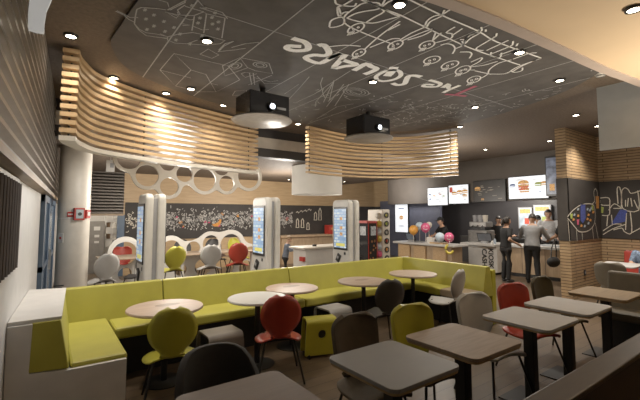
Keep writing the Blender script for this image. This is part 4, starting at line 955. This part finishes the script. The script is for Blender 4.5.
def balloon(u, v, r, x, m_, label, face=False):
    p = at_x(u, v, x); t = thing('balloon', label, 'balloon', (p.x, p.y, .86), 0, 'balloons on the oak counter'); h = p.z-.86
    MB().lathe([(0, h+r*1.02), (r*.5, h+r*.9), (r*.86, h+r*.52), (r, h+.02), (r*.9, h-r*.45), (r*.55, h-r*.9), (r*.1, h-r*1.15), (r*.16, h-r*1.25), (0, h-r*1.25)], n=24).build('balloon_body', m_, t, True)
    if h-r*1.2 > .02: MB().tube([(0, 0, 0), (0, 0, h-r*1.2)], .008, 6).build('stick', WHITE, t)
    if face:
        R = Matrix.Rotation(math.atan2(-p.y, -p.x), 3, 'Z')
        for s in (-1, 1): MB().sphere(R @ Vector((r*.88, s*r*.3, h+r*.3)), r*.12).build('printed_eye', WHITE, t, True)
        m = MB(); m.tube([R @ Vector((r*.9, math.sin(a)*r*.45, h-r*.18-math.cos(a)*r*.2)) for a in (-1.1, -.5, 0, .5, 1.1)], r*.06, 6); m.build('smile', WHITE, t, True)
    return t
balloon(413.5, 229.8, .145, 9.3, ORB, 'orange balloon at the left of the bunch')
balloon(419.5, 226.2, .13, 9.55, BLB, 'pale blue balloon high in the bunch')
balloon(425.5, 227.5, .14, 9.3, PKB, 'pink balloon with a smile high in the bunch', True)
balloon(428.8, 225, .10, 9.62, CRB, 'cream balloon behind the high pink one')
balloon(439.8, 237.2, .135, 9.25, BLB, 'pale blue balloon low on the counter, left of the pink one')
balloon(449, 237.3, .135, 9.25, PKB, 'pink balloon low at the right end of the counter', True)
t = thing('balloon', 'yellow ring balloon hanging below the right end of the oak counter', 'balloon', at_x(449.5, 249, 9.1), .6, 'balloons on the oak counter')
MB().tube([(0, .1*math.cos(a), .12*math.sin(a)) for a in [k*PI/10-.9*PI for k in range(14)]], [.02]+[.035]*12+[.02], 10).build('balloon_body', YEB, t, True)
MB().tube([(0, .0, .11), (.05, .0, .22)], .006, 6).build('string', WHITE, t)

# ================================================================== MENU BOARDS
MENUW = mat('lit white menu', (.80, .84, .88), .4, .03, 3, emit=.9); MENUD = mat('dark menu board', (.035, .032, .032), .3, .3, 4)
FOOD = [mat('bun brown food', (.55, .30, .10), .5, .4, 30, emit=.5), mat('red food', (.50, .08, .05), .5, .3, 30, emit=.5), mat('green food', (.30, .36, .10), .5, .3, 30, emit=.4), mat('blue menu print', (.10, .14, .30), .5, .3, 30, emit=.3)]
def menu(ya, yb, za, zb, label, lit, foods, x=11.34):
    t = thing('menu_screen', label, 'menu board', (x, (ya+yb)/2, za)); h = zb-za; w = abs(ya-yb)/2
    MB().mm((-.03, -w, 0), (.04, w, h)).build('frame', BLACKP, t, bevel=.008)
    MB().mm((-.034, -w+.02, .02), (-.03, w-.02, h-.02)).build('display', MENUW if lit else MENUD, t)
    for (fy, fz, r, k) in foods:     # fractions across the board, seen from the room
        y = w-2*w*fy; z = h*fz; m = MB()
        m.lathe([(r, 0), (r*.95, r*.35), (r*.6, r*.62), (0, r*.7)], (0, 0, 0), 14, Matrix.Identity(4)); m.lathe([(r*1.02, -.02), (r*1.02, -r*.25), (r*.9, -r*.45), (0, -r*.45)], (0, 0, 0), 14)
        for v in m.bm.verts: v.co = Vector((-.036+v.co.y*.04, y+v.co.x, z+v.co.z))
        m.build('food_picture', FOOD[k], t, True)
    m = MB(); q = random.Random(int(abs(ya)*100))
    for _ in range(14):
        y = q.uniform(-w+.08, w-.2); z = q.uniform(.08, h-.08); m.mm((-.036, y, z), (-.035, y+q.uniform(.06, .14), z+.012))
    m.build('menu_print', MATS['grey plastic'] if lit else CHALKD, t)
    return t
menu(8.93, 8.06, 2.03, 2.68, 'lit white menu screen at the left end of the menu wall, dark blue print', True, ((.12, .6, .06, 3), (.14, .35, .06, 3), (.35, .55, .05, 0), (.62, .62, .04, 1), (.8, .5, .05, 2)))
t = menu(8.04, 7.26, 2.07, 2.73, 'lit white menu screen with a red tag and burger pictures', True, ((.30, .55, .10, 0), (.56, .60, .11, 0), (.82, .62, .11, 0), (.82, .40, .09, 0)))
MB().mm((-.037, .22, .4), (-.034, .34, .58)).build('red_tag', FOOD[1], t)
menu(7.1, 6.02, 2.11, 2.80, 'unlit dark menu screen between the white ones', False, ((.15, .62, .10, 0), (.3, .12, .05, 0)))
menu(5.94, 4.80, 2.16, 2.84, 'lit white menu screen with a tall burger, at the right end', True, ((.12, .6, .09, 3), (.40, .66, .16, 0), (.40, .50, .15, 1), (.42, .38, .14, 0), (.76, .6, .1, 2), (.9, .62, .1, 0), (.8, .3, .02, 3)))
t = thing('tall_side_screen', 'narrow bluish screen beside the right menu board', 'screen', at_x(551.5, 176, 11.25)); MB().mm((-.02, -.16, -.55), (.03, .15, .55)).build('frame', BLACKP, t); MB().mm((-.026, -.13, -.5), (-.02, .12, .5)).build('display', mat('bluish picture', (.16, .19, .27), .3, .6, 6, emit=.25), t); MB().mm((-.03, -.08, -.4), (-.026, .05, -.22)).build('food_picture', FOOD[0], t)
t = thing('poster_screen', 'tall lit white poster screen on the blue lit wall left of the menus', 'screen', at_x(402, 219, 11.9)); MB().mm((-.03, -.36, -.56), (.03, .36, .62)).build('frame', BLACKP, t); MB().mm((-.035, -.33, -.53), (-.03, .33, .59)).build('display', MENUW, t)
m = MB(); m.lathe([(.12, 0), (.1, .06), (0, .1)], n=16); m.lathe([(.11, -.01), (.09, -.05), (0, -.08)], n=16)
for v in m.bm.verts: v.co = Vector((-.037+v.co.y*.04, v.co.x, v.co.z+.05))
m.build('food_picture', FOOD[0], t, True); MB().mm((-.037, -.15, .4), (-.036, .15, .44)).mm((-.037, -.12, -.3), (-.036, .12, -.27)).build('menu_print', FOOD[3], t)
struct(MB().mm((11.95, 8.9, 0), (12.1, 12, 2.3)).build('wall_bay', mat('blue lit wall', (.10, .11, .16), .5, .1)))
for u, v, w, h, lb, ms in ((525.5, 218, .23, .36, 'lit food poster behind the grey shirted man', (0, 1)), (542.5, 216.5, .27, .38, 'lit food poster behind the white shirted man', (0, 2))):
    t = thing('food_poster', lb, 'poster', at_x(u, v, 13.1)); MB().mm((-.02, -w, -h), (.09, w, h)).build('light_box', GREYP, t); MB().mm((-.025, -w+.03, -h+.03), (-.02, w-.03, h-.03)).build('picture', mat('pale poster', (.42, .50, .58), .4, .25, 6, emit=.25), t)
    MB().mm((-.028, -w+.06, h-.2), (-.025, w-.06, h-.06)).build('food_picture', FOOD[ms[0]], t); MB().mm((-.028, -w+.1, -.2), (-.025, .02, .0)).build('food_picture', FOOD[ms[1]], t)
tag(MB().mm((12.5, 3.6, 0), (13.15, 8.4, .9)).mm((12.45, 3.6, .9), (13.15, 8.4, .94)).build('back_counter', mat('dark steel counter', (.06, .06, .06), .4)), 'dark back counter along the kitchen wall', 'counter')
# ================================================================== PEOPLE
def evaluated(bm, mods):
    me = bpy.data.meshes.new('tmp'); bm.to_mesh(me); bm.free(); o = bpy.data.objects.new('tmp', me); C.objects.link(o)
    for kind, kw in mods:
        md = o.modifiers.new(kind, kind)
        for k, v in kw.items(): setattr(md, k, v)
    bpy.context.view_layer.update()
    r = bpy.data.meshes.new_from_object(o.evaluated_get(bpy.context.evaluated_depsgraph_get())); bpy.data.objects.remove(o)
    for p in r.polygons: p.use_smooth = True
    return r
def limb(mb, pts, rad):
    mb.tube(pts, rad, 12)
    for p, r in zip(pts, rad): mb.sphere(p, r*.98, 10, 7)
def torso(mb, rings):
    n = 16; R = []
    for c, ax, ay, u, f in rings:
        R.append([mb.bm.verts.new(Vector(c)+u*ax*math.cos(2*PI*k/n)+f*ay*math.sin(2*PI*k/n)) for k in range(n)])
    for a, b in zip(R, R[1:]):
        for k in range(n): mb.bm.faces.new((a[k], a[(k+1) % n], b[(k+1) % n], b[k]))
    mb.bm.faces.new(R[0]); mb.bm.faces.new(R[-1])
def person(label, loc, rz, H=1.72, lean=0, arms=None, legs_=None, shirt=None, pants=None, sleeve='short', hair=HAIRB, hairlong=False, cap=None, head=(0, 0), seated=False, skin=SKIN, wide=1.0, shoes=True):
    "faces local +Y; arms: {side: (elbow, wrist)} relative to the shoulder; head: (yaw, pitch)"
    s = H/1.72; t = thing('person', label, 'person', loc, rz)
    hipz = (.47 if seated else .90)*s; up = Vector((0, math.sin(lean), math.cos(lean))); fw = Vector((0, math.cos(lean), -math.sin(lean))); X = Vector((1, 0, 0))
    hip = Vector((0, 0, hipz)); sp = lambda d: hip+up*d*s
    trunk = [(hip-Vector((0, 0, .10*s)), .135, .10), (hip, .155, .115), (sp(.12), .135, .105), (sp(.22), .13, .10), (sp(.36), .155, .115), (sp(.46), .165, .105), (sp(.52), .12, .075), (sp(.56), .06, .06)]
    def TR(inf, a=0, b=8): return [(c, (ax*wide+inf)*s, (ay+inf)*s, X, fw) for c, ax, ay in trunk[a:b]]
    neck = sp(.54); hd = sp(.54)+Vector((0, .02*s+.6*math.sin(lean)*.1, .165*s*math.cos(lean*.5)))
    HM = Matrix.Translation(hd) @ Matrix.Rotation(head[0], 4, 'Z') @ Matrix.Rotation(head[1], 4, 'X')
    shl = {sd: sp(.475)+X*(.175*wide*sd*s) for sd in (-1, 1)}
    arms = arms or {}; A_ = {}
    for sd in (-1, 1):
        e, w = arms.get(sd, ((.06*sd, -.02, -.28), (.07*sd, .04, -.52))); A_[sd] = (shl[sd]+Vector(e)*s, shl[sd]+Vector(w)*s)
    Lg = {}
    for sd in (-1, 1):
        if legs_ and sd in legs_: k, a = legs_[sd]; Lg[sd] = (Vector(k)*s, Vector(a)*s)
        elif seated: Lg[sd] = (Vector((.12*sd, .42, .47))*s, Vector((.12*sd, .40, .08))*s)
        else: Lg[sd] = (Vector((.095*sd, .02, .48))*s, Vector((.10*sd, -.02, .085))*s)
    # ---- body: one fused surface
    b = MB(); torso(b, TR(0))
    limb(b, [sp(.52), hd-Vector((0, 0, .03*s))], [.058*s, .052*s])
    b.sphere((0, 0, 0), 1, 18, 12)
    for v in b.last: v.co = HM @ Vector((v.co.x*.077*s, v.co.y*.095*s+.005, v.co.z*.115*s))
    def hb(c, r, sc):
        b.sphere((0, 0, 0), 1, 10, 7)
        for v in b.last: v.co = HM @ (Vector(c)*s+Vector((v.co.x*sc[0], v.co.y*sc[1], v.co.z*sc[2]))*r*s)
    hb((0, .035, -.07), .055, (.95, 1, .9)); hb((0, .105, -.015), .017, (.9, 1.1, 1.5)); hb((0, .098, -.03), .016, (1.2, .9, .8))
    for sd in (-1, 1): hb((.078*sd, .0, -.01), .024, (.5, .8, 1.3))
    for sd in (-1, 1):
        e, w = A_[sd]; limb(b, [shl[sd], e, w], [.052*s, .041*s, .028*s])
        d = (w-e).normalized(); side = d.cross(Vector((0, 0, 1))); side = side.normalized() if side.length > .05 else Vector((0, 1, 0)); nrm = side.cross(d)
        p = w+d*.05*s; limb(b, [w, w+d*.08*s], [.026*s, .034*s])
        for q in range(4):
            o = w+d*.085*s+side*((q-1.5)*.019*s); ln = (.066, .076, .072, .055)[q]*s
            limb(b, [o, o+d*ln*.5-nrm*.008*s, o+d*ln*.95-nrm*.026*s], [.0095*s, .009*s, .0075*s])
        o = w+d*.035*s+side*(-.030*s*sd); limb(b, [o, o+d*.03*s-side*(.022*s*sd), o+d*.062*s-side*(.026*s*sd)-nrm*.012*s], [.012*s, .0105*s, .0085*s])
        k, a = Lg[sd]; h_ = hip+Vector((.09*sd*s, 0, -.05*s)); limb(b, [h_, k, a], [.088*s, .058*s, .038*s])
    body = bpy.data.objects.new('body', evaluated(b.bm, [('REMESH', dict(mode='VOXEL', voxel_size=.009)), ('SMOOTH', dict(iterations=2, factor=.5))])); body.data.materials.clear(); body.data.materials.append(skin); C.objects.link(body); body.parent = t
    # ---- clothes
    c = MB(); torso(c, TR(.018, 1 if not seated else 0, 7))
    for sd in (-1, 1):
        e, w = A_[sd]
        if sleeve == 'short': mid = shl[sd]+(e-shl[sd])*.62; limb(c, [shl[sd], mid], [.066*s, .062*s])
        else: limb(c, [shl[sd], e, e+(w-e)*.93], [.068*s, .056*s, .042*s])
    so = bpy.data.objects.new('shirt', evaluated(c.bm, [('REMESH', dict(mode='VOXEL', voxel_size=.014)), ('SMOOTH', dict(iterations=2, factor=.5))])); so.data.materials.clear(); so.data.materials.append(shirt); C.objects.link(so); so.parent = t
    c = MB(); torso(c, [(x, ax+.006, ay+.006, u, f) for x, ax, ay, u, f in TR(.018, 0, 2)])
    for sd in (-1, 1):
        k, a = Lg[sd]; h_ = hip+Vector((.088*sd*s, 0, -.06*s)); limb(c, [h_, k, a+(k-a)*.06], [.105*s, .075*s, .058*s])
    po = bpy.data.objects.new('trousers', evaluated(c.bm, [('REMESH', dict(mode='VOXEL', voxel_size=.014)), ('SMOOTH', dict(iterations=2, factor=.5))])); po.data.materials.clear(); po.data.materials.append(pants); C.objects.link(po); po.parent = t
    for sd in (-1, 1):
        a = Lg[sd][1]; MB().sphere((a.x, a.y+.06*s, .042*s+max(0, a.z-.085*s)), .05*s, 12, 8, (.9, 2.4, .84)).build('shoe', BLACKP, t, True)
    # ---- hair, cap, face
    m = MB(); m.sphere((0, 0, 0), 1, 18, 14)
    kill = [v for v in m.bm.verts if (v.co.y > .25 and v.co.z < .42) or v.co.z < (-.75 if hairlong else -.35)]
    bmesh.ops.delete(m.bm, geom=kill, context='VERTS')
    for v in m.bm.verts: v.co = HM @ (Vector((v.co.x*.086, v.co.y*.104+.0, v.co.z*.125+.004))*s)
    if hairlong:
        m.tube([HM @ (Vector(q)*s) for q in ((0, -.10, .03), (0, -.13, -.02), (0, -.125, -.12), (0, -.11, -.19))], [.03*s, .036*s, .028*s, .012*s], 10)
    m.build('hair', hair, t, True, solid=.008)
    if cap:
        m = MB(); m.sphere((0, 0, 0), 1, 18, 14); bmesh.ops.delete(m.bm, geom=[v for v in m.bm.verts if v.co.z < .22], context='VERTS')
        for v in m.bm.verts: v.co = HM @ (Vector((v.co.x*.094, v.co.y*.112, v.co.z*.135+.006))*s)
        m.prism([HM @ (Vector((x, y, .036))*s) for x, y in ((-.075, .075), (-.07, .15), (-.03, .185), (.03, .185), (.07, .15), (.075, .075))], HM.to_3x3() @ Vector((0, 0, .008)))
        m.build('cap', cap, t, True, solid=.006)
    for sd in (-1, 1):
        e_ = MB(); e_.sphere(HM @ (Vector((.031*sd, .088, .012))*s), .011*s, 8, 6); e_.build('eye', BLACKP, t, True)
    mm_ = MB(); mm_.tube([HM @ (Vector((x, .094-abs(x)*.25, -.062))*s) for x in (-.024, 0, .024)], .006*s, 6); mm_.build('mouth', mat('lips', (.34, .13, .10), .5), t, True)
    return t
face = lambda dx, dy: math.atan2(dy, dx)-PI/2
BLKSH = mat('black cotton', (.008, .008, .009), .8, .15, 14); BLKTR = mat('black trousers', (.008, .008, .009), .8, .12, 14)
GREYSH = mat('grey blue cotton shirt', (.25, .255, .265), .8, .12, 12); WHSH = mat('pale checked shirt', (.45, .46, .48), .8, .15, 25); PLAID = mat('blue plaid shirt', (.16, .22, .33), .8, .6, 28); KIDJ = mat('slate blue jacket', (.13, .15, .19), .8, .2, 12)
person('woman in a black T-shirt standing side-on at the service counter, forearm bent', (9.62, 5.17, 0), face(.9, -.45), 1.66, .06, {1: ((.10, -.10, -.25), (.10, .12, -.36)), -1: ((-.05, .10, -.26), (-.05, .33, -.20))}, None, BLKSH, BLKTR, 'short', HAIRB, True, head=(0, -.12), wide=.95)
person('man in a grey blue shirt seen from behind, leaning on the service counter', (9.92, 4.66, 0), face(.97, .22), 1.74, .22, {1: ((.12, .10, -.24), (.06, .36, -.22)), -1: ((-.12, .10, -.24), (-.06, .36, -.22))}, {1: ((.10, .0, .48), (.13, -.06, .085)), -1: ((-.10, .03, .48), (-.12, .02, .085))}, GREYSH, BLKTR, 'long', HAIRB, head=(0, -.45), wide=1.12)
person('staff woman in black with dark hair behind the counter, looking down', (11.75, 6.52, 0), face(-.9, -.5), 1.66, .06, {1: ((.08, .06, -.26), (.02, .26, -.24)), -1: ((-.08, .06, -.26), (-.02, .26, -.24))}, None, BLKSH, BLKTR, 'short', HAIRB, True, head=(.1, -.3), wide=.95)
person('staff member in a black cap half hidden behind the grey shirted man', (12.15, 5.50, 0), face(-.95, -.3), 1.68, .05, {1: ((.06, .08, -.26), (.0, .24, -.30)), -1: ((-.06, .08, -.26), (-.0, .24, -.30))}, None, BLKSH, BLKTR, 'short', HAIRB, cap=BLKSH, head=(.3, -.15))
person('man in a pale checked shirt facing us from behind the counter', (11.72, 5.02, 0), face(-.92, -.38), 1.86, .10, {1: ((.10, .06, -.27), (-.05, .22, -.20)), -1: ((-.10, .08, -.27), (-.06, .32, -.36))}, None, WHSH, BLKTR, 'short', HAIRB, head=(.1, -.25), wide=1.05)
person('person in black beside the oak pier, arm reaching onto the counter', (10.06, 3.84, 0), face(.75, .66), 1.78, .12, {1: ((.02, .22, -.20), (.10, .42, -.33)), -1: ((-.03, .18, -.22), (-.08, .46, -.32))}, None, BLKSH, BLKTR, 'short', HAIRB, head=(.2, -.2))
person('employee in black with a black cap bending over behind the oak counter', (10.35, 7.42, 0), face(-.75, .35), 1.66, .38, {1: ((.06, .16, -.24), (.02, .38, -.32)), -1: ((-.06, .16, -.24), (-.02, .38, -.32))}, None, BLKSH, BLKTR, 'short', HAIRB, cap=BLKSH, head=(0, -.2))
person('fair haired child in a slate blue jacket behind the white counter', (5.12, 8.62, 0), face(.9, -.5), 1.16, .2, {1: ((.10, .10, -.20), (.06, .36, -.16)), -1: ((-.10, .10, -.20), (-.06, .36, -.16))}, None, KIDJ, BLKTR, 'long', HAIRL, head=(0, -.3))
person('person in a blue plaid shirt seated in the red booth, cut by the right edge', (9.62, 2.33, .0), PI/2, 1.72, .10, {1: ((.06, .10, -.26), (-.02, .38, -.17)), -1: ((-.06, .12, -.26), (.02, .40, -.17))}, None, PLAID, mat('navy trousers', (.03, .035, .05), .8), 'short', HAIRB, seated=True, head=(0, -.2))
t = thing('shoulder_bag', 'rounded black bag at the hip of the person in black beside the pier', 'bag', at_y(553.5, 262, 3.95))
MB().sphere((0, 0, 0), .2, 18, 12, (1.15, .55, .6)).build('bag_body', BLKSH, t, True); MB().tube([(-.12, 0, .07), (-.02, .02, .3), (.14, .02, .5), (.17, 0, .25), (.14, 0, .05)], .014, 8).build('strap', BLACKP, t, True)

# ================================================================== LIGHT
def spot(name, loc, tgt, e, ang, col=(1, .88, .7), r=.12):
    ld = bpy.data.lights.new(name, 'SPOT'); ld.energy = e; ld.color = col; ld.spot_size = math.radians(ang); ld.spot_blend = .9; ld.shadow_soft_size = r
    o = bpy.data.objects.new(name, ld); C.objects.link(o); o.location = loc; d = Vector(tgt)-Vector(loc); o.rotation_euler = d.to_track_quat('-Z', 'Y').to_euler(); return o
w = bpy.data.worlds.new('World'); bpy.context.scene.world = w; w.use_nodes = True
w.node_tree.nodes['Background'].inputs[0].default_value = (1, .9, .78, 1); w.node_tree.nodes['Background'].inputs[1].default_value = .3
for k, (x, y, z, e) in enumerate(((5.4, 3.9, 2.3, 14), (8.4, 6.0, 2.4, 95), (5.5, 9.2, 2.0, 200), (2.2, 8.4, 2.2, 160), (7.6, 1.6, 2.6, 32), (12.0, 6.2, 2.6, 190))):  # invented point fills with no fixture, lifting the overall brightness
    ld = bpy.data.lights.new('room_fill', 'POINT'); ld.energy = e; ld.color = (1, .92, .81); ld.shadow_soft_size = .4
    lo = bpy.data.objects.new('room_fill', ld); C.objects.link(lo); lo.location = (x, y, z)
for x in (1.0, 2.6, 4.3): spot('sofa_fill', (x, 3.3, 3.1), (x+.2, 5.5, .9), 78, 75, (1, .92, .80), .25)  # unseen spots added to brighten the sofa and round tables
spot('screen_fill', (2.6, 3.4, 2.0), (1.6, 6.2, 3.1), 115, 80, (1, .88, .72), .4)  # added fill without a fixture, for the left slat screen
spot('screen_fill', (5.0, 3.4, 2.0), (5.6, 6.2, 3.1), 135, 70, (1, .88, .72), .4)  # same kind of added fill for the right slat screen
spot('soffit_fill', (9.9, 9.9, 2.6), (11.4, 9.9, 2.8), 200, 100, (1, .93, .85), .3)  # added unseen spot that makes the far soffit pale
spot('frieze_fill', (2.6, 5.0, 1.9), (2.6, 6.75, 2.35), 34, 80, (1, .95, .88), .3)  # added spot with no real source, brightening the ring panel
spot('column_fill', (1.0, 6.7, 2.3), (.42, 8.0, 1.7), 40, 100, (1, .95, .88), .2)  # fixtureless spot added to light the front of the column
spot('disc_fill', (1.4, 4.3, 1.7), (1.4, 4.4, 3.5), 26, 150, (1, .9, .8), .4)  # added upward fill for the left part of the ceiling disc
spot('wall_fill', (1.6, 4.2, 2.7), (-.25, 4.3, 1.5), 80, 75, (.93, .96, 1), .3)  # added cool fill standing in for daylight on the left wall
spot('bulkhead_fill', (5.6, .2, 1.9), (4.6, 1.1, 3.3), 290, 130, (1, .86, .66), .3)  # added out-of-view spot that brightens the bulkhead underside
spot('disc_fill', (3.2, 3.4, 1.6), (3.6, 3.6, 3.5), 32, 140, (1, .93, .85), .5)  # another added upward fill, for the middle of the disc
sc = bpy.context.scene
sc.view_settings.view_transform = 'Standard'; sc.view_settings.look = 'None'; sc.view_settings.exposure = 0; sc.view_settings.gamma = 1.12
